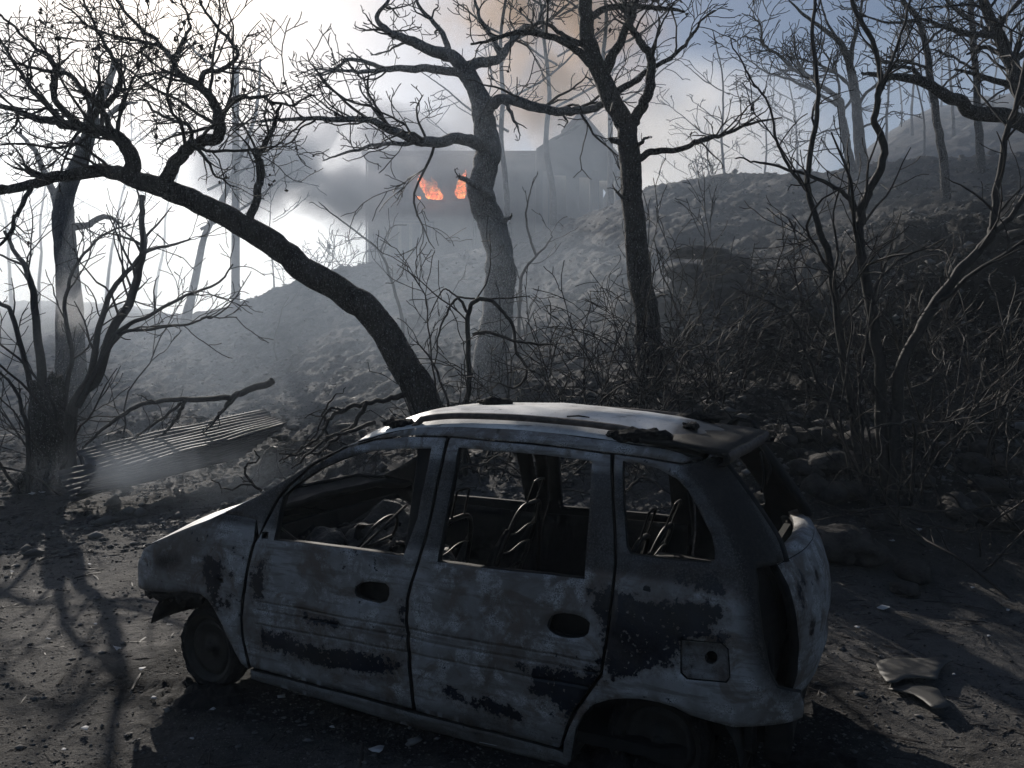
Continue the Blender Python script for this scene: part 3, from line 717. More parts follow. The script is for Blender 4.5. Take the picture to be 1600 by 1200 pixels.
def inside(P, poly):
    x, y = P[:, 0], P[:, 1]; r = np.zeros(len(P), bool)
    j = len(poly)-1
    for i in range(len(poly)):
        xi, yi = poly[i]; xj, yj = poly[j]
        c = ((yi > y) != (yj > y)) & (x < (xj-xi)*(y-yi)/(yj-yi+1e-12) + xi)
        r ^= c; j = i
    return r
def seg_dist(P, poly):
    d = np.full(len(P), 1e9)
    for i in range(len(poly)):
        a, b = poly[i], poly[(i+1) % len(poly)]; ab = b-a
        t = np.clip(((P-a) @ ab)/(ab @ ab + 1e-12), 0, 1)
        d = np.minimum(d, np.linalg.norm(P - a - t[:, None]*ab, axis=1))
    return d
def sdf(P, poly): return np.where(inside(P, poly), 1, -1)*seg_dist(P, poly)

def panel2d(outer, holes, step):
    """triangulated sheet in (s, z): verts, tris, boundary edges"""
    loops = [resample(outer, step)] + [resample(h, step*0.8) for h in holes]
    allv = [tuple(p) for l in loops for p in l]
    edges, o = [], 0
    for l in loops:
        edges += [(o+i, o+(i+1) % len(l)) for i in range(len(l))]; o += len(l)
    lo, hi = outer.min(0), outer.max(0)
    gx, gy = np.meshgrid(np.arange(lo[0], hi[0], step), np.arange(lo[1], hi[1], step), indexing='ij')
    g = np.stack([gx.ravel(), gy.ravel()], 1)
    ok = inside(g, loops[0]) & (seg_dist(g, loops[0]) > step*0.55)
    for h in loops[1:]: ok &= ~inside(g, h) & (seg_dist(g, h) > step*0.55)
    allv += [tuple(p) for p in g[ok]]
    res = delaunay_2d_cdt([Vector(v) for v in allv], edges, [], 0, 1e-6)
    V = np.array([tuple(v) for v in res[0]]); T = np.array([f for f in res[2] if len(f) == 3])
    c = V[T].mean(1)
    ok = inside(c, loops[0])
    for h in loops[1:]: ok &= ~inside(c, h)
    T = T[ok]
    a = V[T]; cr = (a[:, 1, 0]-a[:, 0, 0])*(a[:, 2, 1]-a[:, 0, 1]) - (a[:, 1, 1]-a[:, 0, 1])*(a[:, 2, 0]-a[:, 0, 0])
    T[cr < 0] = T[cr < 0][:, ::-1]
    return V, T
def boundary(T):
    E = np.concatenate([T[:, [0, 1]], T[:, [1, 2]], T[:, [2, 0]]])
    S = set(map(tuple, E))
    return np.array([e for e in S if (e[1], e[0]) not in S])
def shell(name, P, T, inner, mats, parent, attrs=None, flip=False):
    """outer sheet P, inner sheet 'inner', joined along the open edges; inner side gets material 2"""
    n = len(P); B = boundary(T)
    F = np.concatenate([T, T[:, ::-1]+n, np.stack([B[:, 0], B[:, 0]+n, B[:, 1]+n], 1), np.stack([B[:, 0], B[:, 1]+n, B[:, 1]], 1)])
    if flip: F = F[:, ::-1].copy()
    at = {k: np.concatenate([v, v]) for k, v in (attrs or {}).items()}
    o = link_mesh(name, np.concatenate([P, inner]), F, mats[0], parent, True, at)
    o.data.materials.append(mats[1])
    mi = np.zeros(len(F), np.int32); mi[len(T):] = 1
    o.data.polygons.foreach_set('material_index', mi)
    return o

# ------------------------------------------------------------------ stump, pole, house, fire
def blob(name, c, s, mat, seed, amp=0.25, freq=2.0, sub=3, parent=None, squash=0.0, rot=0.0):
    bm = bmesh.new(); bmesh.ops.create_icosphere(bm, subdivisions=sub, radius=1.0)
    V = np.array([v.co[:] for v in bm.verts]); F = np.array([[v.index for v in f.verts] for f in bm.faces]); bm.free()
    n = fbm(V[:, 0]*freq + seed*3.1, V[:, 1]*freq + seed, V[:, 2]*freq, 3, 0.55)
    V = V*(1 + amp*n[:, None])
    if squash: V[:, 2] = np.sign(V[:, 2])*np.abs(V[:, 2])**(1+squash)
    V = V*np.asarray(s)
    ca, sa = math.cos(rot), math.sin(rot)
    V = np.stack([V[:, 0]*ca - V[:, 1]*sa, V[:, 0]*sa + V[:, 1]*ca, V[:, 2]], 1)
    o = link_mesh(name, V, F, mat, parent)
    o.location = tuple(c)
    return o
# hollow burnt stump
def stump():
    b = px(76, 665, 11.6); b[2] = gz(b[0], b[1]) - 0.1
    root = empty('tree_stump', tuple(b)); tag(root, 'broken hollow burnt stump with a jagged top at the left edge', 'stump')
    n, m = 30, 22
    a = np.linspace(0, 2*np.pi, m, endpoint=False); V = []
    for shell_ in (0, 1):
        for i in range(n):
            t = i/(n-1)
            for j in range(m):
                top = 1.38 + 0.30*vnoise(math.cos(a[j])*1.5+3, math.sin(a[j])*1.5, 0.3) + 0.12*vnoise(a[j]*5, 1.1, 4)
                z = t*top
                r = (0.235 + 0.16*math.exp(-z/0.18))*(1+0.14*vnoise(math.cos(a[j])*2.2, math.sin(a[j])*2.2, z*1.5)+0.06*vnoise(math.cos(a[j])*6, math.sin(a[j])*6, z*4))
                if shell_: r *= 0.66
                V.append((r*math.cos(a[j]), r*math.sin(a[j]), z))
    idx = np.arange(2*n*m).reshape(2, n, m); nx = np.roll(idx, -1, 2)
    F = np.concatenate([np.stack([idx[0, :-1], nx[0, :-1], nx[0, 1:], idx[0, 1:]], -1).reshape(-1, 4), np.stack([idx[1, :-1], idx[1, 1:], nx[1, 1:], nx[1, :-1]], -1).reshape(-1, 4),
                        np.stack([idx[0, -1], nx[0, -1], nx[1, -1], idx[1, -1]], -1).reshape(-1, 4)])
    link_mesh('trunk', np.array(V), F, M['bark'], root)
    for q in range(5):
        aa = q*1.3+0.4; P = spline(np.array([(0.2*math.cos(aa), 0.2*math.sin(aa), 0.28), (0.42*math.cos(aa), 0.42*math.sin(aa), 0.10), (0.75*math.cos(aa+.2), 0.75*math.sin(aa+.2), -0.05)]), 10)
        v, f = tubes([(P, np.linspace(.10, .03, 10))], 8, 0.15); link_mesh('root', v, f, M['bark'], root)
stump()
c = px(187, 590, 13.0); c[2] = gz(c[0], c[1]) + 0.10
tag(blob('burnt_root_ball', c, (0.30, 0.28, 0.26), M['char'], 5, 0.35), 'round black charred clump on the slope right of the stump', 'clump')
c = px(131, 640, 11.2); c[2] = gz(c[0], c[1]) + 0.12
wb = boxm_world = None
def block(name, c, s, mat, rot, jit=0.02, seg=4):
    bm = bmesh.new(); bmesh.ops.create_cube(bm, size=1.0); bmesh.ops.subdivide_edges(bm, edges=bm.edges[:], cuts=seg, use_grid_fill=True)
    V = np.array([v.co[:] for v in bm.verts])*np.asarray(s); F = [tuple(v.index for v in f.verts) for f in bm.faces]; bm.free()
    V += jit*np.stack([fbm(V[:, 0]*6+q*7, V[:, 1]*6, V[:, 2]*6+q, 3) for q in range(3)], 1)
    o = link_mesh(name, V, F, mat, None, True); o.location = tuple(c); o.rotation_euler = rot
    return o
M['scorched_wood'] = mat_plain('scorched_wood', (0.070, 0.052, 0.040), 0.85, 0, 0.5, 14, 0.6, 0.01)
tag(block('wood_block', c, (0.26, 0.22, 0.30), M['scorched_wood'], (0.1, 0.15, 0.5)), 'squat scorched block of wood at the foot of the stump', 'wood block')

# utility pole
pb = px(368, 470, 26.0); pb[2] = gz(pb[0], pb[1]) - 0.2
pole = empty('utility_pole', tuple(pb)); tag(pole, 'straight wooden utility pole rising through the smoke at left', 'pole')
M['pole'] = mat_plain('weathered_pole', (0.14, 0.125, 0.11), 0.85, 0, 0.3, 8, 0.4, 0.01)
hP = 7.6
v, f = tubes([(np.stack([np.zeros(14)+0.01*np.linspace(0, 1, 14), np.zeros(14), np.linspace(0, hP, 14)], 1), np.linspace(.135, .10, 14))], 14, 0.03)
link_mesh('shaft', v, f, M['pole'], pole)
v, f = tubes([(np.array([(.01, 0, hP-.01), (.01, 0, hP+.02), (.01, 0, hP+.08)]), np.array([.125, .125, .02]))], 14); link_mesh('cap', v, f, M['frame_dark'] if 'frame_dark' in M else M['pole'], pole)

# ---- burning house on the crest
HY = 40.0
M['plaster'] = mat_plain('sooty_plaster', (0.13, 0.115, 0.10), 0.9, 0, 0.25, 1.2, 0.25, 0.01)
M['plaster_soot'] = mat_plain('soot_black_plaster', (0.045, 0.040, 0.036), 0.9, 0, 0.5, 0.9, 0.25, 0.01)
M['house_dark'] = mat_plain('burnt_room', (0.03, 0.027, 0.025), 0.9, 0, 0.4, 2, 0.3, 0.01)
M['frame'] = mat_plain('scorched_frame', (0.10, 0.085, 0.07), 0.8, 0, 0.3, 6, 0.3, 0.01)
M['tile'] = mat_plain('scorched_roof_tile', (0.085, 0.06, 0.05), 0.85, 0, 0.4, 3, 0.4, 0.02)
house = empty('burning_house', (0, HY, 5.0)); tag(house, 'smoke shrouded two storey house on the crest with fire in its windows', 'house')
def hx(u, y=HY): return (u-CU)/FPX*y
def hz_(v, y=HY): return CAMZ - (v-CV)/FPX*y - 5.0
def poly_wall(name, pts, holes, y, th, mat, parent=house, inner=None):
    V, T = panel2d(np.array(pts, float), [np.array(h, float) for h in holes], 1.2)
    P = np.stack([V[:, 0], np.full(len(V), y-HY), V[:, 1]], 1)
    return shell(name, P, T, P + (0, th, 0), (mat, inner or M['house_dark']), parent)
def rect(u0, v0, u1, v1, y=HY): return [(hx(u0, y), hz_(v1, y)), (hx(u1, y), hz_(v1, y)), (hx(u1, y), hz_(v0, y)), (hx(u0, y), hz_(v0, y))]
H = {'small': (590, 303, 602, 316), 'fire_a': (650, 276, 692, 314), 'fire_b': (712, 270, 730, 313), 'dark': (620, 292, 640, 314), 'garage': (606, 346, 678, 425), 'door': (775, 300, 800, 420)}
poly_wall('front_wall', rect(575, 244, 850, 470), [rect(*H[k]) for k in ('small', 'fire_a', 'fire_b', 'dark', 'garage')], HY, 0.3, M['plaster'])
xl, xr = hx(575), hx(850)
def hbox(name, x0, x1, y0, y1, z0, z1, mat, parent=house):
    V = [(x, y, z) for x in (x0, x1) for y in (y0, y1) for z in (z0, z1)]
    F = [(0,1,3,2),(4,6,7,5),(0,4,5,1),(2,3,7,6),(0,2,6,4),(1,5,7,3)]
    return link_mesh(name, np.array(V, float), F, mat, parent, False)
zt = hz_(244)
hbox('side_wall', xl, xl+.3, .304, 7, -1, zt-.02, M['plaster']); hbox('side_wall', xr-.3, xr, .304, 7, -1, zt-.02, M['plaster'])
poly_wall('back_wall', [(xl+.3, -1), (xr-.3, -1), (xr-.3, zt-.05), (xl+.3, zt-.05)], [[(xl+.45, hz_(323)), (xl+2.0, hz_(323)), (xl+2.0, hz_(292)), (xl+.45, hz_(292))]], HY+6.7, 0.3, M['house_dark'])
hbox('upper_floor', xl+.302, xr-.302, .302, 6.69, hz_(338)-.12, hz_(338), M['house_dark'])
hbox('roof_slab', xl-.25, xr, -.3, 7.2, zt, zt+.18, M['plaster_soot'])
hbox('partition', hx(645), hx(645)+.15, .302, 6.6, hz_(338)+.002, zt-.05, M['house_dark'])
hbox('string_course', xl-.03, hx(690), -.10, -.002, hz_(344), hz_(340), M['plaster'])
hbox('garage_door', hx(607), hx(677), .12, .18, -1, hz_(347), M['frame'])
for i in range(4): hbox('garage_board', hx(610+17*i), hx(622+17*i), .05, .118, -1, hz_(350), M['plaster_soot'])
hbox('downpipe', xl-.10, xl-.02, -.08, .0, -1, zt, M['frame'])
for k in ('small', 'fire_a', 'fire_b', 'dark'):
    u0, v0, u1, v1 = H[k]
    w = empty('window', (hx((u0+u1)/2), 0, hz_(v1))); w.parent = house
    x0, x1, z1 = hx(u0)-w.location.x, hx(u1)-w.location.x, hz_(v0)-w.location.z
    for nm, b in (('jamb', (x0, x0+.06, 0, z1)), ('jamb', (x1-.06, x1, 0, z1)), ('head', (x0+.062, x1-.062, z1-.06, z1)), ('sill', (x0-.08, x1+.08, -.07, -.004))):
        hbox(nm, b[0], b[1], -.06 if nm == 'sill' else .06, .16, b[2], b[3], M['frame'], w)
# gabled right wing, roof half fallen in
GYY = 38.0
def gx(u): return hx(u, GYY)
def gzz(v): return hz_(v, GYY)
poly_wall('gable_wall', [(gx(838), -1), (gx(975), -1), (gx(975), gzz(262)), (gx(962), gzz(245)), (gx(940), gzz(222)), (gx(921), gzz(203)), (gx(907), gzz(184)), (gx(895), gzz(190)), (gx(884), gzz(205)), (gx(862), gzz(216)), (gx(838), gzz(232))],
          [[(gx(850), gzz(335)), (gx(885), gzz(335)), (gx(885), gzz(272)), (gx(850), gzz(272))], [(gx(905), gzz(330)), (gx(922), gzz(330)), (gx(922), gzz(275)), (gx(905), gzz(275))], [(gx(936), gzz(325)), (gx(962), gzz(325)), (gx(962), gzz(280)), (gx(936), gzz(280))]], GYY, 0.3, M['plaster_soot'])
hbox('wing_side_wall', gx(975)-.3, gx(975), GYY-HY+.302, GYY-HY+6, -1, gzz(264), M['plaster_soot'])
hbox('wing_side_wall', gx(838), gx(838)+.3, GYY-HY+.302, GYY-HY+1.9, -1, gzz(234), M['plaster_soot'])
hbox('wing_back_wall', gx(838)+.302, gx(975)-.302, GYY-HY+6, GYY-HY+6.2, -1, gzz(205), M['house_dark'])
for q, (ua, va, ub, vb) in enumerate(((907, 184, 978, 266), (907, 184, 880, 212))):
    A, B = np.array((gx(ua), gzz(va)+.03)), np.array((gx(ub), gzz(vb)+.03))
    nrm = np.array((-(B-A)[1], (B-A)[0])); nrm = nrm/np.linalg.norm(nrm)*.14
    if nrm[1] < 0: nrm = -nrm
    y0, y1 = GYY-HY-.35, GYY-HY+(5.8 if q == 0 else 3.2)
    V = [(p[0], y, p[1]) for y in (y0, y1) for p in (A, B, B+nrm, A+nrm)]
    link_mesh('roof_slope', np.array(V), [(0,1,2,3),(7,6,5,4),(0,4,5,1),(1,5,6,2),(2,6,7,3),(3,7,4,0)], M['tile'], house, False)
hbox('chimney', gx(941), gx(949), GYY-HY+1, GYY-HY+1.6, gzz(240), gzz(203), M['plaster_soot'])
for u in (852, 930, 968): hbox('pilaster', gx(u)-.12, gx(u)+.12, GYY-HY-.08, GYY-HY-.003, -1, gzz(268), M['plaster'])

def mat_flame():
    m = bpy.data.materials.new('flame'); m.use_nodes = True; nt = m.node_tree; nt.nodes.clear(); k = NB(nt)
    out = nt.nodes.new('ShaderNodeOutputMaterial'); em = nt.nodes.new('ShaderNodeEmission')
    v = k.obj(); f = k.noise(v, 4.0, 4, 0.6, 1.5)
    k.put(em.inputs['Color'], k.mix(k.ramp(f, 0.38, 0.62), (1.0, 0.10, 0.015), (1.0, 0.42, 0.10)))
    k.put(em.inputs['Strength'], k.ramp(k.noise(v, 5.5, 4, 0.65, 1.5), 0.36, 0.62, 0.5, 3.2))
    nt.links.new(em.outputs[0], out.inputs['Surface'])
    return m
M['flame'] = mat_flame()
def fire(label, tongues, seed):
    rng = np.random.RandomState(seed)
    b = (hx(tongues[0][0]), HY-0.25, hz_(tongues[0][1])+5.0)
    root = empty('window_fire', b); tag(root, label, 'fire')
    for u, vb, vt, w, ln in tongues:
        zb, ztp = hz_(vb)+5.0, hz_(vt)+5.0; n = 16
        t = np.linspace(0, 1, n)
        cx = hx(u) + (ln*t**1.5 + 0.10*np.sin(t*5+rng.rand()*6)*t)
        P = np.stack([cx, HY-0.25+0.1*rng.randn()+0*t, zb+(ztp-zb)*t], 1)
        r = w*(np.sin(np.pi*np.clip(t*0.85+0.15, 0, 1)))**0.9 + 0.012
        v, f = tubes([(P, r)], 10, 0.35); v[:, 1] = P[0, 1] + (v[:, 1]-P[0, 1])*0.6
        link_mesh('flame', v - np.array(b), f, M['flame'], root)
fire('orange flames leaning left in the wider window of the house', [(689,314,296,.17,-.15),(684,314,284,.15,-.40),(678,312,286,.14,-.45),(671,310,282,.12,-.40),(665,303,278,.10,-.30),(687,313,302,.20,-.05),(679,314,304,.18,-.1),(672,311,298,.13,-.25),(660,292,280,.06,-.12),(668,297,276,.06,-.3),(683,292,277,.05,-.3),(655,312,309,.06,0)], 1)
fire('narrow upright orange flame in the right-hand window of the house', [(719,312,272,.12,.10),(724,312,286,.12,.02),(716,311,292,.11,.05),(722,300,268,.06,.12),(727,306,280,.05,.03)], 2)

# smoke: lumpy volumes
def smoke(label, c, s, dens, col, aniso, scale, lo, hi, rot=0.0):
    m, nt, pv = mat_volume('smoke', 0, col, aniso); k = NB(nt)
    ob = k.obj()
    ln = nt.nodes.new('ShaderNodeVectorMath'); ln.operation = 'LENGTH'; nt.links.new(ob, ln.inputs[0])
    fall = k.ramp(ln.outputs['Value'], 1.0, 0.35)
    nz = k.noise(k.pos(), scale, 3, 0.55, 0.6)
    k.put(pv.inputs['Density'], k.math('MULTIPLY', k.math('MULTIPLY', fall, k.ramp(nz, lo, hi)), dens))
    bm = bmesh.new(); bmesh.ops.create_icosphere(bm, subdivisions=2, radius=1.02)
    V = np.array([v.co[:] for v in bm.verts]); F = np.array([[v.index for v in f.verts] for f in bm.faces]); bm.free()
    o = link_mesh('smoke', V, F, m); o.location = tuple(c); o.scale = s; o.rotation_euler = (0, rot, 0)
    tag(o, label, 'smoke', kind='stuff')
# ------------------------------------------------------------------ burnt car
# car space: x rearward from the front axle, y to the car's right (the near side is y < 0), z up from the road
C_YAW, C_PIT, C_ROL = -0.431, 0.03, 0.03
CAR_T = np.array((-1.404, 5.374, 0.0))
def _rot(y, p, r):
    c, s = math.cos, math.sin
    return (np.array([[c(y), -s(y), 0], [s(y), c(y), 0], [0, 0, 1]]) @ np.array([[c(p), 0, s(p)], [0, 1, 0], [-s(p), 0, c(p)]])
            @ np.array([[1, 0, 0], [0, c(r), -s(r)], [0, s(r), c(r)]]))
CAR_R = _rot(C_YAW, C_PIT, C_ROL)
def car_px(P):
    Q = np.asarray(P) @ CAR_R.T + CAR_T - np.array((0, 0, CAMZ))
    return np.stack([CU + FPX*Q[..., 0]/Q[..., 1], CV - FPX*Q[..., 2]/Q[..., 1]], -1)
def car_world(P): return np.asarray(P) @ CAR_R.T + CAR_T

_plan = spline(np.array([(-.70,0.0),(-.695,.30),(-.675,.58),(-.63,.76),(-.55,.87),(-.42,.93),(-.25,.965),(0,.992),(.3,1),(.8,1),(1.3,1),(1.8,1),(2.3,1),(2.6,.992),(2.8,.975),(2.95,.945),(3.06,.895),(3.13,.82),(3.175,.70),(3.20,.5),(3.21,.25),(3.215,0)]), 900)
_ps = np.concatenate([[0], np.cumsum(np.hypot(np.diff(_plan[:, 0]), 0.84*np.diff(_plan[:, 1])))])
def _W(z): return np.interp(z, [.10,.18,.28,.42,.60,.80,.94,1.00,1.06,1.15,1.25,1.35,1.45,1.52,1.57,1.62], [.775,.80,.822,.838,.85,.848,.832,.818,.80,.770,.735,.695,.650,.610,.560,.46])
def _Gx(z): return np.interp(z, [.15,.30,.47,.8,.95,1.02,1.09,1.2,1.3,1.42,1.55,1.62], [.95,.99,1.02,1.02,1.0,.97,.92,.845,.775,.69,.60,.57])
def relief(x, z):
    """pressed lines of the doors and fire-warped dents, metres inwards"""
    r = 0.010*np.exp(-((z-0.605)/0.014)**2) + 0.008*np.exp(-((z-0.50)/0.012)**2)
    r = r*np.clip((x-0.45)/0.05, 0, 1)*np.clip((2.35-x)/0.1, 0, 1)
    for cx in (0.82, 1.72):
        ex = np.clip((0.25-np.abs(x-cx))/0.02, 0, 1); ez = np.clip((0.10-np.abs(z-0.76))/0.02, 0, 1)
        r = r + 0.007*ex*ez
    r = r + 0.009*fbm(x*2.3, z*3.1, 2.0, 3) + 0.004*fbm(x*7, z*8, 5.0, 2) + 0.0016*vnoise(x*22, z*22, 4.0)
    return r
def SP(s, z, side=-1, rel=True, inset=0.0):
    s, z = np.asarray(s, float), np.asarray(z, float)
    x = np.interp(s, _ps, _plan[:, 0]); t = np.interp(s, _ps, _plan[:, 1])
    y = t*_W(z) - (relief(x, z) if rel else 0) - inset
    x = np.where(x > 2.3, 2.3 + (x-2.3)*_Gx(z), x)
    return np.stack([x, side*y, z], -1)
S_MIN = float(np.interp(0.78, _plan[:200, 1], _ps[:200]))   # where the nose turns out of sight
_gs, _gzz = np.meshgrid(np.linspace(S_MIN, _ps[-1]*0.93, 240), np.linspace(.1, 1.61, 120), indexing='ij')
_gp = car_px(SP(_gs, _gzz, -1, False))
def back(pts):
    """photo pixels on the near flank -> (s, z) on the body surface"""
    out = []
    for u, v in pts:
        d = (_gp[..., 0]-u)**2 + (_gp[..., 1]-v)**2
        k = np.unravel_index(np.argmin(d), d.shape); q = np.array([_gs[k], _gzz[k]])
        for _ in range(12):
            f = car_px(SP(q[0], q[1], -1, False)) - (u, v)
            e = 1e-4
            J = np.stack([(car_px(SP(q[0]+e, q[1], -1, False)) - (u, v) - f)/e, (car_px(SP(q[0], q[1]+e, -1, False)) - (u, v) - f)/e], 1)
            st = np.clip(np.linalg.solve(J + 1e-6*np.eye(2), -f), -.05, .05)
            q = np.clip(q + st, [S_MIN, 0.08], [_ps[-1]*0.95, 1.615])
        out.append(q)
    return np.array(out)

def mat_car():
    m, nt, n, l, b = new_mat('burnt_car_metal'); k = NB(nt)
    v = k.obj()
    big = k.noise(v, 2.6, 5, 0.6, 0.5); mid = k.noise(v, 9.0, 5, 0.65, 0.3); fine = k.noise(v, 60.0, 4, 0.7); vf = k.noise(v, 170.0, 3, 0.6)
    c = k.mix(k.ramp(big, 0.36, 0.62), (0.105, 0.088, 0.075), (0.27, 0.27, 0.275))
    c = k.mix(k.ramp(mid, 0.50, 0.66, 0, 0.6), c, (0.60, 0.605, 0.615))
    c = k.mix(k.ramp(k.noise(v, 4.2, 5, 0.7, 1.2), 0.53, 0.63, 0, 0.75), c, (0.115, 0.088, 0.070))       # rusty bare steel
    c = k.mix(k.ramp(k.noise(k.scale(v, (0.8, 1, 7.0)), 5.0, 5, 0.65), 0.52, 0.64, 0, 0.6), c, (0.10, 0.085, 0.075))  # scorch bands
    speck = k.ramp(k.math('ADD', k.math('MULTIPLY', vf, 0.5), k.math('MULTIPLY', mid, 0.5)), 0.555, 0.60)
    c = k.mix(k.math('MULTIPLY', speck, 0.7), c, (0.05, 0.047, 0.046))
    # surviving dark paint, ragged edged flakes
    e = k.math('ADD', k.attr('paint'), k.math('MULTIPLY', k.math('SUBTRACT', k.noise(v, 26.0, 6, 0.72), 0.5), 0.20))
    e = k.math('ADD', e, k.math('MULTIPLY', k.math('SUBTRACT', big, 0.5), 0.05))
    c = k.mix(k.ramp(k.math('ADD', e, k.math('MULTIPLY', k.math('SUBTRACT', mid, 0.5), 0.10)), -0.045, -0.002, 0, 0.6), c, k.mix(k.ramp(fine, 0.4, 0.6), (0.055, 0.042, 0.034), (0.13, 0.105, 0.088)))   # scorched rim of the flakes
    pm = k.ramp(e, 0.0, 0.006)
    hole = k.ramp(k.noise(v, 48.0, 2, 0.5), 0.66, 0.675)
    pm = k.math('MULTIPLY', pm, k.math('SUBTRACT', 1.0, hole))
    spots = k.ramp(k.math('ADD', k.noise(v, 15.0, 5, 0.7), k.math('MULTIPLY', k.noise(v, 3.0, 2, 0.5), 0.35)), 0.855, 0.865)
    pm = k.math('MAXIMUM', pm, spots)
    c = k.mix(pm, c, k.mix(k.ramp(mid, 0.4, 0.6), (0.007, 0.008, 0.011), (0.010, 0.013, 0.022)))
    # soot
    st = k.ramp(k.math('ADD', k.attr('soot'), k.math('MULTIPLY', k.math('SUBTRACT', mid, 0.5), 0.35)), 0.25, 0.75)
    c = k.mix(k.math('MULTIPLY', st, 0.97), c, k.mix(k.ramp(fine, 0.35, 0.65), (0.005, 0.005, 0.005), (0.022, 0.019, 0.018)))
    c = k.mix(k.math('MULTIPLY', k.math('MULTIPLY', st, k.ramp(k.noise(v, 130.0, 2, 0.6), 0.52, 0.60)), k.ramp(k.attr('soot'), 0.95, 0.6, 0, 0.55)), c, (0.15, 0.14, 0.135))   # ash specks on the frames
    k.put(b.inputs['Base Color'], c)
    k.put(b.inputs['Roughness'], k.ramp(pm, 0, 1, 0.72, 0.42))
    b.inputs['Metallic'].default_value = 0.0
    b.inputs['Specular IOR Level'].default_value = 0.35
    h = k.math('ADD', k.math('MULTIPLY', fine, 0.35), k.math('MULTIPLY', pm, 0.6))
    h = k.math('ADD', h, k.math('MULTIPLY', mid, 0.5))
    sx = nt.nodes.new('ShaderNodeSeparateXYZ'); nt.links.new(v, sx.inputs[0])
    on = k.math('MULTIPLY', k.ramp(sx.outputs['X'], 0.42, 0.46), k.ramp(sx.outputs['X'], 2.36, 2.30))
    ln = None
    for zc in (0.63, 0.585, 0.51):                                   # pressed swage lines of the doors
        g = k.ramp(k.math('ABSOLUTE', k.math('SUBTRACT', k.math('ADD', sx.outputs['Z'], k.math('MULTIPLY', k.math('SUBTRACT', big, 0.5), 0.02)), zc)), 0.011, 0.0)
        ln = g if ln is None else k.math('ADD', ln, g)
    h = k.math('SUBTRACT', h, k.math('MULTIPLY', k.math('MULTIPLY', ln, on), 2.2))
    k.put(b.inputs['Normal'], k.bump(h, 0.6, 0.006))
    return m
def mat_roof():
    m, nt, n, l, b = new_mat('ash_covered_roof_metal'); k = NB(nt)
    v = k.obj()
    big = k.noise(k.scale(v, (1, 0.5, 1)), 3.2, 5, 0.6, 0.4); fine = k.noise(v, 75.0, 4, 0.7)
    c = k.mix(k.ramp(big, 0.35, 0.62), (0.36, 0.35, 0.34), (0.72, 0.71, 0.69))
    c = k.mix(k.ramp(k.noise(k.scale(v, (0.8, 1.6, 1)), 5.0, 6, 0.7, 0.8), 0.56, 0.64, 0, 0.8), c, (0.16, 0.15, 0.14))
    r = k.attr('rust')
    c = k.mix(k.ramp(k.math('ADD', r, k.math('MULTIPLY', k.math('SUBTRACT', k.noise(v, 14, 4, .6), .5), .3)), 0.3, 0.6), c, (0.42, 0.17, 0.10))
    c = k.mix(k.ramp(fine, 0.62, 0.70, 0, 0.6), c, (0.05, 0.05, 0.05))
    st = k.ramp(k.math('ADD', k.attr('soot'), k.math('MULTIPLY', k.math('SUBTRACT', big, 0.5), 0.6)), 0.35, 0.6)
    c = k.mix(st, c, (0.040, 0.035, 0.029))
    k.put(b.inputs['Base Color'], c)
    b.inputs['Roughness'].default_value = 0.44
    b.inputs['Specular IOR Level'].default_value = 0.6
    k.put(b.inputs['Normal'], k.bump(k.math('ADD', k.math('MULTIPLY', fine, 0.3), big), 0.5, 0.006))
    return m
M['car'] = mat_car(); M['roof'] = mat_roof()
M['soot'] = mat_plain('sooty_steel', (0.0075, 0.0068, 0.0064), 0.75, 0, 0.6, 14, 0.5, 0.006, 0.35)
M['rustdark'] = mat_plain('scorched_brown_steel', (0.085, 0.068, 0.058), 0.7, 0.0, 0.55, 22, 0.6, 0.005, 0.4)
M['steel'] = mat_plain('bare_scorched_wire', (0.026, 0.023, 0.021), 0.5, 0.6, 0.4, 20, 0.2, 0.003, 0.5)
M['foil'] = mat_plain('melted_aluminium', (0.045, 0.043, 0.04), 0.5, 0.4, 0.7, 14, 0.9, 0.03, 0.5)
M['rim'] = mat_plain('burnt_rim', (0.017, 0.015, 0.013), 0.65, 0.2, 0.5, 18, 0.5, 0.005, 0.4)
M['spoiler'] = mat_plain('scorched_spoiler', (0.017, 0.015, 0.012), 0.7, 0.0, 0.5, 9, 0.5, 0.004, 0.2)
M['ashgrey'] = mat_plain('pale_ash', (0.30, 0.29, 0.28), 0.9, 0, 0.35, 18, 0.7, 0.01)

car = empty('burnt_car', tuple(CAR_T))
car.rotation_mode = 'QUATERNION'
car.rotation_quaternion = Matrix(CAR_R.tolist()).to_quaternion()
tag(car, 'burnt out grey hatchback without glass, bumpers or lamps in the foreground', 'car')

PAINT = [back(p) for p in (
 [(405,985),(440,990),(500,1010),(545,1015),(630,1030),(628,1050),(590,1060),(500,1040),(440,1020),(404,1012)],
 [(402,880),(415,875),(412,905),(408,940),(390,940),(393,900)],
 [(318,868),(345,875),(347,890),(340,925),(334,955),(326,935),(316,900)],
 [(340,938),(355,936),(358,950),(345,955)],
 [(625,940),(634,938),(632,1010),(622,1005)],
 [(805,1035),(890,1045),(905,1055),(930,1040),(945,1000),(940,1060),(905,1110),(885,1130),(870,1100),(825,1080),(830,1060)],
 [(685,1065),(700,1072),(730,1095),(760,1090),(800,1105),(830,1125),(800,1128),(740,1105),(700,1085)],
 [(930,915),(960,915),(990,930),(1020,940),(1060,935),(1100,945),(1130,950),(1140,965),(1105,985),(1140,995),(1130,1000),(1070,1000),(1060,1030),(1000,1050),(950,1055),(945,1010),(935,960)],
 [(1050,890),(1080,893),(1120,893),(1135,930),(1110,925),(1060,912)],
 [(920,920),(958,915),(950,985),(925,960)],
 [(470,960),(520,968),(540,985),(500,980),(470,970)],
)]
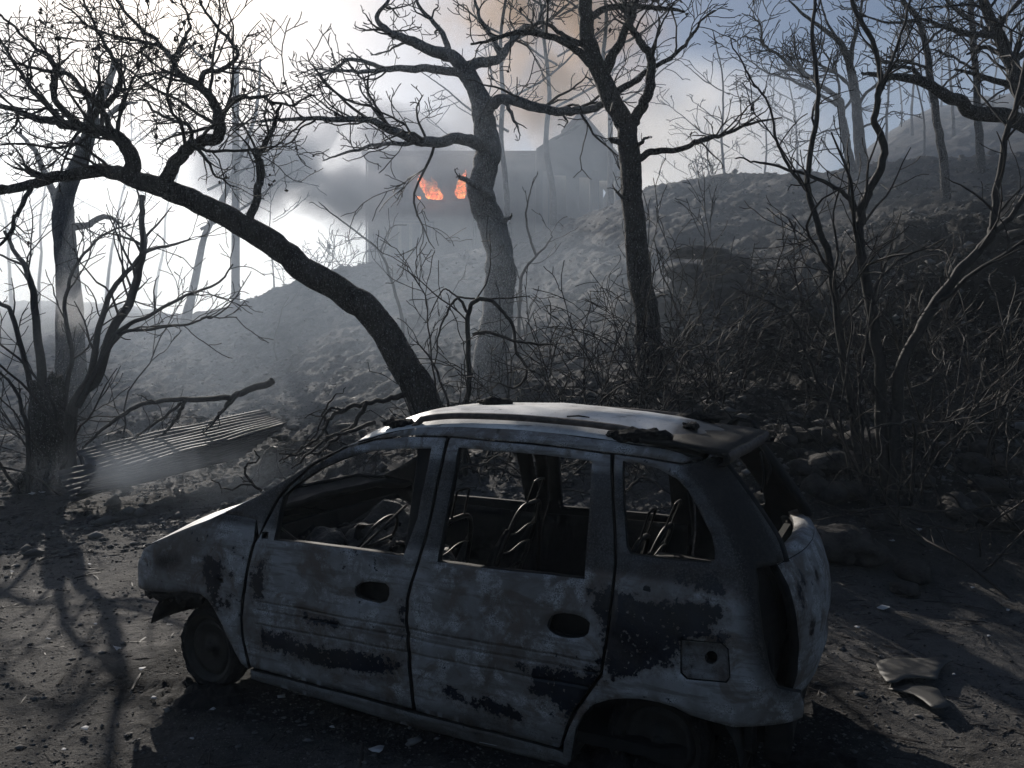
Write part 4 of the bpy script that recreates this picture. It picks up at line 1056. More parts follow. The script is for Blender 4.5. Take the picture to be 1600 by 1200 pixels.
SOOT = [back(p) for p in (
 [(1080,712),(1135,712),(1180,790),(1228,880),(1240,1085),(1215,1076),(1190,1050),(1172,990),(1160,920),(1150,870),(1125,820),(1096,770),(1066,735)],
 [(245,860),(280,862),(285,880),(255,895),(240,885)],
 [(225,905),(310,918),(312,930),(222,930)],
 [(545,855),(640,872),(600,890)],
)]
def side_attrs(V):
    p = np.full(len(V), -1.0)
    for q in PAINT: p = np.maximum(p, sdf(V, q))
    s = np.zeros(len(V))
    for i, q in enumerate(SOOT): s = np.maximum(s, np.clip((sdf(V, q) + (0.10 if i == 0 else 0.05))/(0.16 if i == 0 else 0.1), 0, 1)*(1 if i == 0 else 0.75))
    s = np.maximum(s, 0.66*np.clip((V[:, 1]-0.99)/0.04, 0, 1)*np.clip((1.47-V[:, 1])/0.05, 0.35, 1))
    s = np.maximum(s, 0.50*np.clip((0.36-V[:, 1])/0.12, 0, 1))
    return {'paint': p - 0.004, 'soot': s}
def side_panel(name, outer_px, holes_px=(), thick=0.03, step=0.024, both=True, label=None, off=0.0):
    out = back(outer_px); holes = [back(h) for h in holes_px]
    V, T = panel2d(out, holes, step)
    res = []
    for side in ((-1, 1) if both else (-1,)):
        P = SP(V[:, 0], V[:, 1], side, True, off); Q = SP(V[:, 0], V[:, 1], side, True, off + thick)
        at = side_attrs(V) if side < 0 else {'paint': np.full(len(V), -0.12), 'soot': np.full(len(V), 0.35)}
        o = shell(name, P, T, Q, (M['car'], M['soot']), car, at, flip=(side > 0))
        if label and side < 0: o['label'] = label
        res.append(o)
    return out, V, res

Z1 = lambda l: [(200+x*.3375, 620+y*.3375) for x, y in l]
Z2 = lambda l: [(640+x*.3375, 600+y*.3375) for x, y in l]
Z4 = lambda l: [(860+x*.3375, 850+y*.3375) for x, y in l]
fender_top = [(226,857),(260,839),(300,822),(330,811),(352,803)]
side_panel('front_fender', fender_top + [(378,806),(400,812),(396,845),(386,882),(376,932),(374,962),(379,1005),(390,1045),(378,1036),(366,1015),(351,985),(336,955),(323,937),(312,928),(290,924),(262,925),(225,921),(219,912),(218,890),(221,870)],
           holes_px=[[(340,904),(347,904),(348,911),(341,911)]])
frame_out = [(352,800),(395,779),(430,760),(465,738),(500,716),(530,702),(560,689),(610,675),(655,668),(720,667),(800,671),(900,680),(1000,695),(1050,704),(1098,716)]
frame_in = [(1066,724),(1010,714),(957,708),(895,700),(830,692),(760,686),(698,681),(639,680),(588,685),(537,699),(487,727),(452,757),(434,776),(415,812),(405,836),(401,812),(376,806)]
side_panel('roof_side_rail', frame_out + frame_in, thick=0.05)
side_panel('front_door', [(407,838),(418,815),(438,779),(456,759),(489,730),(538,702),(588,688),(639,683),(698,684),(690,720),(675,790),(660,850),(652,876),(640,910),(634,940),(633,970),(636,1020),(640,1070),(645,1107),(560,1086),(470,1062),(394,1041),(383,1005),(378,965),(381,932),(391,882),(400,848)],
   [Z1([(675,665),(690,600),(705,520),(720,462),(760,425),(800,395),(900,330),(1040,272),(1150,248),(1280,240),(1405,239),(1390,330),(1340,560),(1290,700),(1275,738),(1150,720),(1000,700),(870,684),(780,673)]),
    Z1([(1045,905),(1052,880),(1075,862),(1120,855),(1190,865),(1208,885),(1210,915),(1200,945),(1165,957),(1090,940),(1055,925)]),
    Z1([(622,625),(652,625),(650,657),(620,655)])], thick=0.045)
side_panel('rear_door', [(704,684),(760,689),(830,695),(895,703),(953,711),(955,770),(958,830),(959,880),(953,940),(945,1003),(937,1052),(917,1080),(897,1107),(884,1135),(874,1168),(790,1147),(720,1129),(651,1110),(646,1070),(642,1020),(638,970),(639,940),(645,910),(657,876),(665,850),(680,790),(695,720)],
   [[(717,699),(760,703),(850,711),(925,721),(921,800),(912,906),(860,899),(800,892),(740,885),(683,878),(692,830),(702,780),(711,735)],
    [(887+34*math.cos(a)+(3 if math.sin(a) < 0 else 0), 978+19*math.copysign(abs(math.sin(a))**0.8, math.sin(a))+0.12*34*math.cos(a)) for a in np.linspace(0, 2*math.pi, 18)[:-1]]], thick=0.045)
quarter_out, _, _ = side_panel('quarter_panel', [(960,711),(1010,717),(1066,727),(1100,719),(1128,716),(1150,745),(1182,790),(1214,840),(1226,876),(1205,884),(1180,888),(1183,940),(1192,1000),(1203,1052),(1215,1074),(1250,1082),(1256,1100),(1254,1121),(1200,1134),(1145,1136),(1115,1128),(1079,1117),(1055,1104),(1029,1096),(1000,1091),(975,1090),(950,1093),(927,1101),(910,1118),(900,1138),(895,1165),(892,1190),(880,1187),(881,1160),(890,1136),(903,1110),(922,1083),(942,1054),(950,1004),(958,940),(964,880),(963,830),(960,770)],
   [Z2([(985,358),(1060,366),(1150,390),(1240,440),(1290,490),(1340,580),(1400,700),(1414,770),(1412,815),(1390,828),(1200,812),(1060,795),(1020,785),(1003,755),(992,600)]),
    [(1064,997),(1128,1003),(1139,1013),(1142,1058),(1136,1066),(1074,1060),(1064,1050)]], thick=0.035)
side_panel('sill', [(392,1046),(470,1067),(560,1091),(646,1115),(720,1134),(790,1152),(868,1172),(888,1180),(886,1199),(860,1193),(760,1167),(640,1136),(500,1094),(393,1060)], thick=0.05, off=0.004)

for pts in ([(412,858),(520,868),(645,890),(636,940),(636,1020),(640,1095),(560,1075),(470,1050),(402,1033),(386,975),(390,930)],
            [(662,890),(800,905),(948,922),(940,1000),(928,1050),(890,1110),(872,1155),(790,1136),(660,1105),(645,1020),(645,950)]):
    for o in side_panel('door_inner_skin', pts, thick=0.01, step=0.06, off=0.10)[2]: o.data.materials[0] = M['soot']
# rounded tray of the fuel filler with its neck hole
fq = back([(1066,999),(1127,1005),(1137,1014),(1140,1057),(1134,1064),(1076,1058),(1066,1049)])
fh = back([(1109+10*math.cos(a), 1031+10.5*math.sin(a)) for a in np.linspace(0, 2*math.pi, 15)[:-1]])
fV, fT = panel2d(fq*1.0, [fh], 0.02)
fd = np.minimum(seg_dist(fV, fq), 0.02)/0.02
fd = fd*fd*(3-2*fd)
shell('fuel_filler_tray', SP(fV[:, 0], fV[:, 1], -1, True, 0)+np.stack([0*fd, 0.002+0.035*fd, 0*fd], 1), fT, SP(fV[:, 0], fV[:, 1], -1, True, 0.05)+np.stack([0*fd, 0.035*fd, 0*fd], 1),
      (M['car'], M['soot']), car, {'paint': np.full(len(fV), -0.03), 'soot': np.full(len(fV), 0.42)})

# ---- generic lofts in car space
def loft(name, rows, mats, thick=(0, 0, -0.02), parent=None, attrs=None, smooth=True):
    """rows: (n, m, 3) grid -> two sided sheet with thickness vector"""
    G = np.asarray(rows, float); n, m = G.shape[:2]
    idx = np.arange(n*m).reshape(n, m)
    q = np.stack([idx[:-1, :-1], idx[1:, :-1], idx[1:, 1:], idx[:-1, 1:]], -1).reshape(-1, 4)
    T = np.concatenate([q[:, [0, 1, 2]], q[:, [0, 2, 3]]])
    P = G.reshape(-1, 3)
    return shell(name, P, T, P + np.asarray(thick), mats, parent or car, attrs)
def tube_obj(name, paths, sides, mat, parent=None):
    """paths: list of (points, radius or radii)"""
    pl = []
    for p, r in paths:
        p = np.asarray(p, float); pl.append((p, np.full(len(p), r) if np.isscalar(r) else np.asarray(r, float)))
    v, f = tubes(pl, sides)
    # close the ends
    caps, off = [], 0
    by = {}
    for p, r in pl: by.setdefault(len(p), []).append(1)
    fl = [tuple(x) for x in f]
    for n, ls in by.items():
        for _ in ls:
            fl.append(tuple(off+i for i in range(sides))[::-1]); fl.append(tuple(off+(n-1)*sides+i for i in range(sides)))
            off += n*sides
    return link_mesh(name, v, fl, mat, parent or car)
def boxm(name, c, s, mat, parent=None, rot=None, jit=0.0, seg=1):
    bm = bmesh.new(); bmesh.ops.create_cube(bm, size=1.0)
    if seg > 1: bmesh.ops.subdivide_edges(bm, edges=bm.edges[:], cuts=seg, use_grid_fill=True)
    bmesh.ops.bevel(bm, geom=[e for e in bm.edges if e.calc_face_angle(0) > 0.5], offset=0.08*min(1, 1), segments=1, affect='EDGES') if jit == 0 and seg == 1 else None
    V = np.array([v.co[:] for v in bm.verts])*np.asarray(s)
    if jit: V += jit*np.stack([fbm(V[:, 0]*6+q*7+c[0], V[:, 1]*6+c[1], V[:, 2]*6+q, 3) for q in range(3)], 1)
    if rot is not None: V = V @ np.asarray(rot).T
    F = [tuple(v.index for v in f.verts) for f in bm.faces]; bm.free()
    return link_mesh(name, V + np.asarray(c), F, mat, parent or car, jit > 0)

# roof skin between the two side rails
re_ = back(frame_out[6:])
re_ = spline(re_, 44)
Lr = SP(re_[:, 0], re_[:, 1], -1, False); ws = np.linspace(-1, 1, 40)
rows = []
for p in Lr:
    cr = np.interp(p[0], [0.8, 1.2, 1.8, 2.4, 2.8], [0.05, 0.085, 0.10, 0.085, 0.05])
    rows.append([(p[0] - 0.06*(1-w*w)*np.interp(p[0], [0.9, 1.6], [1, 0]) , p[1]*-w, p[2] + cr*(1-abs(w)**2.4)) for w in ws])
rows = np.array(rows)
rows[..., 2] += 0.004*np.sin(rows[..., 1]*22)*np.clip((1-np.abs(rows[..., 1])/0.5), 0, 1) + 0.003*fbm(rows[..., 0]*4, rows[..., 1]*4, 0, 3)
ry = rows.reshape(-1, 3)
soot_r = np.clip((ry[:, 0]-2.35)/0.30, 0, 1) + 0.25*np.clip((np.abs(ry[:, 1])-0.5)/0.1, 0, 1)
rust_r = np.exp(-((ry[:, 0]-1.75)/0.30)**2 - ((ry[:, 1]-0.33)/0.16)**2)*1.0
loft('roof_panel', rows, (M['roof'], M['soot']), (0, 0, -0.02), None, {'soot': soot_r, 'rust': rust_r, 'paint': ry[:, 0]*0-1})
# headers across the front and rear of the roof
for k_, nm in ((0, 'windscreen_header'), (-1, 'rear_header')):
    e = rows[k_]; d = np.array((0.05 if k_ == 0 else -0.05, 0, -0.045))
    loft(nm, np.stack([e + (0, 0, -0.012), e + d]), (M['rustdark'], M['soot']), (0, 0, -0.02))
# hood
ht = spline(back(fender_top), 26); Lh = SP(ht[:, 0], ht[:, 1], -1, False)
wh = np.linspace(-1, 1, 34); hrows = []
for i, p in enumerate(Lh):
    f = i/(len(Lh)-1)
    hrows.append([(p[0] - (0.10*(1-f)+0.05)*(1-w*w), p[1]*-w*0.985, p[2] + 0.004 + np.interp(f, [0, 1], [0.02, 0.055])*(1-abs(w)**2.2) + 0.012*math.exp(-((abs(w)-0.62)/0.1)**2)) for w in wh])
hrows = np.array(hrows); hrows[..., 2] += 0.006*fbm(hrows[..., 0]*5, hrows[..., 1]*5, 3, 3)
hy = hrows.reshape(-1, 3)
loft('hood', hrows, (M['roof'], M['soot']), (0, 0, -0.018), None, {'soot': 0.5*np.clip((-0.35-hy[:, 0])/0.3, 0, 1), 'rust': hy[:, 0]*0, 'paint': hy[:, 0]*0-1})
# nose panel under the hood edge, bare of bumper and lamps
e = hrows[0]; nose = np.stack([e + (0.01, 0, -0.02), e*(1, .97, 1) + (0.05, 0, -0.10), e*(1, .95, 1) + (0.10, 0, -0.22), e*(1, .93, 1) + (0.13, 0, -0.32)])
loft('nose_panel', nose, (M['rustdark'], M['soot']), (0.03, 0, 0))
# cowl and firewall
e = hrows[-1]; cowl = np.stack([e + (0.0, 0, -0.02), e + (0.06, 0, -0.05), e + (0.16, 0, -0.05), e + (0.22, 0, -0.02)])
loft('cowl', cowl, (M['soot'], M['soot']), (0, 0, -0.03))
boxm('firewall', (0.36, 0, 0.62), (0.04, 1.44, 0.72), M['soot'])
boxm('floor_pan', (1.5, 0, 0.24), (2.6, 1.5, 0.06), M['soot'])
boxm('boot_floor', (2.65, 0, 0.42), (0.9, 1.15, 0.05), M['soot'])
boxm('engine_block', (-0.1, 0.1, 0.55), (0.55, 0.7, 0.45), M['rustdark'], jit=0.06, seg=5)
for s in (-1, 1):
    boxm('inner_wing', (-0.08, s*0.52, 0.62), (1.0, 0.05, 0.42), M['soot'])
    boxm('rear_wheelhouse', (2.6, s*0.52, 0.55), (0.85, 0.10, 0.50), M['soot'], jit=0.02, seg=3)
    boxm('radiator_support', (-0.52, s*0.35, 0.52), (0.06, 0.06, 0.40), M['rustdark'])
for xc, zc in ((-0.03, 0.30), (2.57, 0.24)):
    for s in (-1, 1):
        a_ = np.linspace(R(0 if xc < 1 else -15), R(168 if xc < 1 else 195), 22)
        arc = np.stack([xc + 0.37*np.cos(a_), 0*a_, zc + 0.34*np.sin(a_)], 1)
        lin = np.stack([arc + (0, s*0.79*np.interp(0, [0], [1]), 0), arc + (0, s*0.62, 0.01), arc + (0, s*0.46, 0), arc*(1, 1, 1) + (0, s*0.44, -0.10)])
        loft('wheel_arch_liner', lin if s < 0 else lin[:, ::-1], (M['soot'], M['soot']), (0, 0, 0.01))
boxm('bumper_beam', (-0.56, 0, 0.46), (0.07, 1.05, 0.10), M['rustdark'])
# ragged melted bumper strip hanging under the fender's front corner
bs = back([(222,918),(250,924),(285,925),(312,928)]); bs = spline(bs, 30); bP = SP(bs[:, 0], bs[:, 1], -1, False)
bl = bP + np.stack([0*bP[:, 0], 0.02+0*bP[:, 0], -0.035-0.05*np.abs(fbm(np.arange(30)*0.8, 3.3, 0, 3))], 1)
loft('melted_bumper_strip', np.stack([bP + (0, 0.012, 0.01), bl]), (M['char'], M['char']), (0, 0.02, 0))
# roof rails
for s in (-1, 1):
    rr_ = spline(back([(640,668),(700,661),(800,664),(900,673),(960,681),(1012,692)]), 22)
    P = SP(rr_[:, 0], rr_[:, 1], s, False)
    P = P*(1, 0.93, 1) + (0, 0, 0.035)
    P[0, 2] -= 0.04; P[-1, 2] -= 0.04
    tube_obj('roof_rail', [(P, 0.017)], 8, M['rustdark'])
# spoiler: flat blade with a crisp rear lip, and a raised far tip
wy = np.linspace(-1, 1, 20)
def blade(x, z, w, hw=0.60): return (x - 0.035*w*w, hw*w, z - 0.015*abs(w)**3 + 0.004*fbm(x*6, w*6, 1, 2))
spo = loft('spoiler', np.array([[blade(x, z, w, h_) for w in wy] for x, z, h_ in ((2.46, 1.600, .585), (2.62, 1.592, .60), (2.76, 1.580, .605), (2.86, 1.565, .605))]), (M['spoiler'], M['soot']), (0, 0, -0.02))
lp = np.array([[blade(x, z, w, h_) for w in wy] for x, z, h_ in ((2.861, 1.566, .606), (2.872, 1.548, .606), (2.866, 1.520, .60), (2.84, 1.505, .595))])
loft('spoiler_lip', lp, (M['rustdark'], M['soot']), (-0.03, 0, 0), spo)
tip = np.array([[(2.60, 0.52, 1.57), (2.66, 0.53, 1.625), (2.74, 0.54, 1.61), (2.80, 0.55, 1.54)], [(2.60, 0.60, 1.55), (2.67, 0.61, 1.615), (2.75, 0.61, 1.60), (2.81, 0.61, 1.53)]])
loft('spoiler_tip', tip, (M['char'], M['char']), (0, 0, -0.02))
# rear pillars around the tailgate opening and the tailgate itself
tz = np.linspace(0.40, 1.09, 26); ty = np.linspace(-1, 1, 30)
def tail_x(z): return np.interp(z, [.35,.47,.60,.75,.90,1.0,1.09], [3.10,3.17,3.205,3.215,3.205,3.18,3.13])
def tail_w(z): return np.interp(z, [.40,.47,.62,.72,.80,.90,1.0,1.09], [.44,.48,.505,.52,.56,.60,.612,.615])
tg = np.array([[(tail_x(z) - 0.085*abs(w)**2.2 - 0.012*math.exp(-((z-.70)/.05)**2)*(abs(w) < .4), tail_w(z)*w, z) for w in ty] for z in tz])
tg[..., 0] += 0.006*fbm(tg[..., 1]*4, tg[..., 2]*5, 9, 3)
ty_ = tg.reshape(-1, 3)
def pblob(y, z, ry, rz): return 0.05*(1-((ty_[:, 1]-y)/ry)**2-((ty_[:, 2]-z)/rz)**2)
tp = np.maximum.reduce([pblob(-.52, .93, .05, .10), pblob(-.40, .78, .05, .05), pblob(-.25, .97, .05, .04), pblob(-.45, 1.0, .05, .05), pblob(.1, .72, .10, .12)]) - 0.02
gate = loft('tailgate', tg[:, ::-1], (M['car'], M['soot']), (-0.04, 0, 0), None, {'paint': tp.reshape(26, 30)[:, ::-1].ravel(), 'soot': np.clip((0.52-ty_[:, 2])/0.12, 0, 0.8).reshape(26, 30)[:, ::-1].ravel()})
lip = np.stack([tg[-1] + (-0.002, 0, 0.004), tg[-1] + (-0.05, 0, 0.03), tg[-1] + (-0.10, 0, 0.01)])
loft('window_ledge', lip[:, ::-1], (M['car'], M['soot']), (0, 0, -0.03), gate, {'paint': np.full(90, -0.1), 'soot': np.zeros(90)})
for s in (-1, 1):
    pe = spline(back([(1126,715),(1150,745),(1182,790),(1214,840),(1227,878)]), 16)
    o_ = SP(pe[:, 0], pe[:, 1], s, False) + (0.004, 0, 0)
    wd = np.linspace(0.03, 0.04, 16) if s < 0 else np.linspace(0.09, 0.13, 16)
    m_ = o_ + np.stack([0.012+0*wd, -s*wd*0.5, 0*wd], 1); i_ = o_ + np.stack([0.0*wd, -s*wd, 0*wd], 1)
    loft('rear_pillar', np.stack([o_, m_, i_]), (M['soot'], M['soot']), (-0.05, 0, 0))
    # dark hollow where the tail lamp sat
    lz = np.linspace(0.46, 1.06, 12)
    lo_ = np.array([(np.interp(z, [.46,.8,1.06], [2.98,2.96,2.94]), s*np.interp(z, [.46,.8,1.06], [.73,.74,.70]), z) for z in lz])
    li_ = np.array([(tail_x(z)-0.16, s*(tail_w(z)-0.03), z) for z in lz])
    loft('lamp_housing', np.stack([lo_, (lo_+li_)/2 - (0.03, 0, 0), li_]), (M['soot'], M['soot']), (-0.03, 0, 0))
boxm('rear_inner_panel', (2.95, 0, 0.64), (0.04, 1.36, 0.80), M['soot'])
boxm('rear_valance', (3.05, 0, 0.36), (0.10, 1.25, 0.20), M['soot'], jit=0.02, seg=3)
boxm('exhaust_silencer', (2.85, 0.25, 0.24), (0.45, 0.35, 0.14), M['rustdark'])

# wheels: bare steel rims in a collar of burnt tyre
def lathe(prof_, n, ax_y):
    a = np.arange(n)/n*2*np.pi
    V = np.array([[(r*math.cos(t), y*ax_y, r*math.sin(t)) for t in a] for r, y in prof_]).reshape(-1, 3)
    m = len(prof_); idx = np.arange(m*n).reshape(m, n); nx = np.roll(idx, -1, 1)
    return V, np.stack([idx[:-1], nx[:-1], nx[1:], idx[1:]], -1).reshape(-1, 4)
for x, s in ((-0.03, -1), (-0.03, 1), (2.57, -1), (2.57, 1)):
    w = empty('wheel', (x, s*0.66, 0.262 if x < 1 else 0.262)); w.parent = car
    if x < 1: w.rotation_euler = (0, 0, R(-6))
    rim_p = [(.02,.03),(.035,.035),(.05,.02),(.09,.015),(.125,.03),(.15,.03),(.162,.0),(.17,.05),(.19,.055),(.195,.06),(.185,.03),(.175,-.05),(.195,-.10)]
    v, f = lathe(rim_p, 36, s); link_mesh('rim', v, f, M['rim'], w)
    v, f = lathe([(.19,-.10),(.222,-.09),(.236,-.05),(.238,0),(.234,.04),(.218,.065),(.19,.055)], 72, s)
    v = v*(1 + 0.05*fbm(v[:, 0]*14, v[:, 1]*14, v[:, 2]*14, 3)[:, None]); link_mesh('tyre', v, f, M['char'], w)
    v, f = lathe([(.0,.05),(.03,.05),(.034,.02)], 14, s); link_mesh('hub', v, f, M['soot'], w)

# seats: bare frames
def seat(name, x, y, lean, w=0.42, h=0.62, hoop=True):
    st = empty(name, (x, y, 0.30)); st.parent = car
    c, s_ = math.cos(lean), math.sin(lean)
    def bk(a, b): return (a*0 + s_*b + 0.0, a, 0.16 + c*b)
    L = [bk(-w/2, 0.0), bk(-w/2-.01, h*.5), bk(-w/2+.02, h*.85), bk(-w/2+.08, h), bk(0, h+.015), bk(w/2-.08, h), bk(w/2-.02, h*.85), bk(w/2+.01, h*.5), bk(w/2, 0.0)]
    fr = tube_obj('back_frame', [(spline(np.array(L), 40), 0.014)], 8, M['steel'], st)
    sh = np.array([[bk(sg*(w/2-.005), h*t) for t in np.linspace(0, .85, 8)] for sg in (-1,)])
    for sg in (-1, 1):
        a = np.array([bk(sg*w/2, h*t) for t in np.linspace(0.02, .8, 8)]); b = a + np.stack([-0.07*np.sin(np.linspace(0.3, 2.8, 8)), 0*a[:, 0], 0*a[:, 0]], 1)
        loft('side_plate', np.stack([a, b]), (M['soot'], M['soot']), (0, 0.006*sg, 0), st)
    tube_obj('back_springs', [(spline(np.array([bk(-w/2, h*t), bk(-w/6, h*t-.02), bk(w/6, h*t+.01), bk(w/2, h*t)]), 14), 0.0045) for t in (.3, .55, .75)], 5, M['steel'], st)
    if hoop: tube_obj('headrest_hoop', [(spline(np.array([bk(-.07, h-.02), bk(-.07, h+.14), bk(-.055, h+.17), bk(.055, h+.17), bk(.07, h+.14), bk(.07, h-.02)]), 26), 0.007)], 6, M['steel'], st)
    tube_obj('base_frame', [(spline(np.array([(-.42,-w/2,.10),(-.44,0,.12),(-.42,w/2,.10)]), 12), .014), (np.array([(-.42,-w/2,.10),(-.2,-w/2,.08),(0,-w/2,.16)]), .014), (np.array([(-.42,w/2,.10),(-.2,w/2,.08),(0,w/2,.16)]), .014)], 7, M['steel'], st)
    tube_obj('base_springs', [(np.array([(-.42+.07*i, -w/2, .10), (-.41+.07*i, 0, .06), (-.42+.07*i, w/2, .10)]), .004) for i in range(6)], 5, M['steel'], st)
    for sg in (-1, 1): boxm('seat_rail', (-.2, sg*w/2, 0.0), (.5, .03, .06), M['soot'], st)
    return st
seat('driver_seat_frame', 1.25, -0.36, 0.20); seat('passenger_seat_frame', 1.28, 0.36, 0.34)
for yy, ln in ((-0.40, 0.42), (0.02, 0.30), (0.42, 0.36)): seat('rear_seat_frame', 2.12, yy, ln, 0.36, 0.55, yy > -0.1)
# dashboard carrier with slumped remains, steering column and wheel rim
tube_obj('dashboard_beam', [(np.array([(.55,-.70,.86),(.56,-.3,.90),(.56,.3,.90),(.55,.70,.86)]), .03)], 8, M['soot'])
boxm('slumped_dashboard', (.58, 0.12, .84), (.34, 1.05, .16), M['char'], jit=0.10, seg=7)
for q, (x, y, z, a, b) in enumerate(((.70,-.28,.90,.22,.16),(.62,.12,.96,.26,.14),(.80,.05,.86,.20,.20),(.56,-.46,.93,.16,.12),(.92,-.1,.80,.25,.1))):
    gx, gy = np.meshgrid(np.linspace(-1, 1, 16), np.linspace(-1, 1, 16), indexing='ij')
    loft('melted_trim', np.stack([x+gx*a, y+gy*b*1.4, z + 0.07*fbm(gx*1.4+q*5, gy*1.4, q, 4) - 0.05*(gx**2+gy**2)], -1), (M['foil'], M['foil']), (0, 0, -0.012))
t = np.linspace(0, 2*np.pi, 25)
tube_obj('steering_wheel', [(np.stack([.86+.09*np.sin(t), -.36+.17*np.cos(t), .90+.15*np.sin(t)], 1), .010), (np.array([(.86,-.53,.90),(.84,-.36,.88),(.86,-.19,.90)]), .009)], 6, M['steel'])
tube_obj('steering_column', [(np.array([(.50,-.36,.72),(.66,-.36,.80),(.84,-.36,.88)]), .03)], 8, M['soot'])
tube_obj('window_guide', [(np.array([(.62,-.72,.60),(.95,-.66,.92),(1.22,-.62,1.18)]), .007), (np.array([(.45,-.68,1.0),(.60,-.69,.93),(.75,-.70,.90)]), .006)], 5, M['steel'])
for s in (-1, 1):   # inner pillar posts
    for xb, xt in ((1.36, 1.30), (2.34, 2.30)):
        boxm('pillar_post', ((xb+xt)/2, s*0.665, 1.20), (.09, .05, .66), M['soot'], rot=[[1, 0, -0.06], [0, 1, -s*0.34], [0, 0, 1]])
tube_obj('belt_wire', [(spline(np.array([(2.95,-.3,.95),(2.9,-.28,1.05),(2.86,-.3,1.16)]), 8), .005)], 5, M['soot'])
tube_obj('hanging_wire', [(spline(np.array([(2.88,-.05,1.50),(2.90,-.05,1.38),(2.89,-.04,1.30)]), 8), .006)], 5, M['soot'])
tube_obj('hanging_wire', [(spline(np.array([(2.88,.02,1.50),(2.92,.03,1.42),(2.90,.03,1.33)]), 8), .005)], 5, M['soot'])
# ------------------------------------------------------------------ loose things
def corr_sheet(label, corners, waves, amp, mat, seed):
    A, B, C_, D_ = [np.array(c) for c in corners]     # TL, TR, BR, BL
    n, m = 30, waves*8
    V = []
    nrm = np.cross(B-A, D_-A); nrm /= np.linalg.norm(nrm)
    if nrm[2] < 0: nrm = -nrm
    for i in range(n):
        for j in range(m+1):
            s, t = i/(n-1), j/m
            p = (A*(1-s)+B*s)*(1-t) + (D_*(1-s)+C_*s)*t
            p = p + nrm*(amp*math.sin(t*waves*2*math.pi) + 0.03*fbm(s*3+seed, t*2, 0.5, 2)) + (B-A)/np.linalg.norm(B-A)*0.03*vnoise(t*9, seed+(i == 0)*5, 0)*(1 if i in (0, n-1) else 0)
            V.append(p)
    V = np.array(V); idx = np.arange(n*(m+1)).reshape(n, m+1)
    q = np.stack([idx[:-1, :-1], idx[1:, :-1], idx[1:, 1:], idx[:-1, 1:]], -1).reshape(-1, 4)
    T = np.concatenate([q[:, [0, 1, 2]], q[:, [0, 2, 3]]])
    o = shell('corrugated_sheet', V, T, V - nrm*0.006, (mat, mat), None)
    tag(o, label, 'metal sheet'); return o
M['corr'] = mat_plain('scorched_corrugated_iron', (0.075, 0.072, 0.072), 0.55, 0.4, 0.45, 6, 0.4, 0.006, 0.5)
M['corr_shade'] = mat_plain('shaded_corrugated_iron', (0.030, 0.025, 0.023), 0.7, 0.1, 0.5, 6, 0.4, 0.006, 0.4)  # dark tone paints in the shadow on the stack's front
corr_sheet('uppermost corrugated iron sheet of the stack under the fallen branch', (px(121,704,10.9), px(412,640,12.3), px(452,661,11.5), px(166,748,9.9)), 9, 0.022, M['corr'], 1)
corr_sheet('shadow-darkened corrugated sheet at the bottom of the stack, sliding to the ground', (px(150,742,10.0), px(450,662,11.4), px(380,712,10.6), px(118,776,9.4)), 8, 0.022, M['corr_shade'], 2)
corr_sheet('short corrugated sheet poking out at the left end of the stack', (px(86,738,10.3), px(200,705,10.8), px(240,740,10.2), px(112,782,9.4)), 6, 0.020, M['corr_shade'], 3)

def fallen(label, main, subs, seed, dens=3.0, mat='twig', plan=None, tip=0.0042):
    g = Grower(seed, wander=0.2, up=-0.02, angle=(0.5, 1.1), tip=tip, flat=0.3)
    b = px(*main[0][:3]); root = empty('fallen_branch', tuple(b)); tag(root, label, 'branch')
    for i, l in enumerate([main] + list(subs)):
        q = spline(np.array([(*px(*t[:3]), t[3]) for t in l]), 7*len(l))
        q[:, :3] += np.stack([fbm(np.arange(len(q))*0.5, seed+w*5+i, 0, 2)*0.015 for w in range(3)], 1)
        v, f = tubes([(q[:, :3], q[:, 3])], 9, 0.08); link_mesh('bough' if i == 0 else 'side_branch', v-b, f, M[mat], root)
        L = np.linalg.norm(np.diff(q[:, :3], axis=0), axis=1).sum()
        g.kids(q[:, :3], q[:, 3], L, 0, plan or [(8, 4, .5), (6, 0, 0)], dens, 0.30, 0.2)
    Vs, Fs, off = [], [], 0
    for lv, polys in sorted(g.lv.items()):
        for p, r in polys:
            zg_ = ground_z(p[:, 0], p[:, 1]) + 0.005
            p[:, 2] = np.maximum(p[:, 2], zg_)
        v, f = tubes(polys, 4 if lv == 1 else 3); Vs.append(v); Fs.append(f+off); off += len(v)
    link_mesh('twigs', np.concatenate(Vs)-b, np.concatenate(Fs), M[mat], root)['kind'] = 'stuff'
z5 = lambda l, d, r0, r1: [(x*.3375, 380+y*.3375, d, r0+(r1-r0)*i/(len(l)-1)) for i, (x, y) in enumerate(l)]
z1 = lambda l, d, r0, r1: [(200+x*.3375, 620+y*.3375, d, r0+(r1-r0)*i/(len(l)-1)) for i, (x, y) in enumerate(l)]
fallen('long fallen branch lying across the corrugated sheets', z5([(1265,640),(1120,690),(1050,715),(860,722),(700,735),(560,800),(480,860),(400,930),(375,960)], 11.3, .05, .012),
   [z5([(860,725),(820,800),(760,880),(600,960)], 11.2, .03, .008), z5([(1095,705),(1030,770),(990,830),(930,890)], 11.3, .03, .008), z5([(840,740),(720,830),(560,940),(520,960)], 11.1, .022, .006), z5([(1110,695),(1010,800),(940,870)], 11.2, .02, .006), z5([(715,735),(640,700)], 11.2, .014, .006)], 301, 1.6)
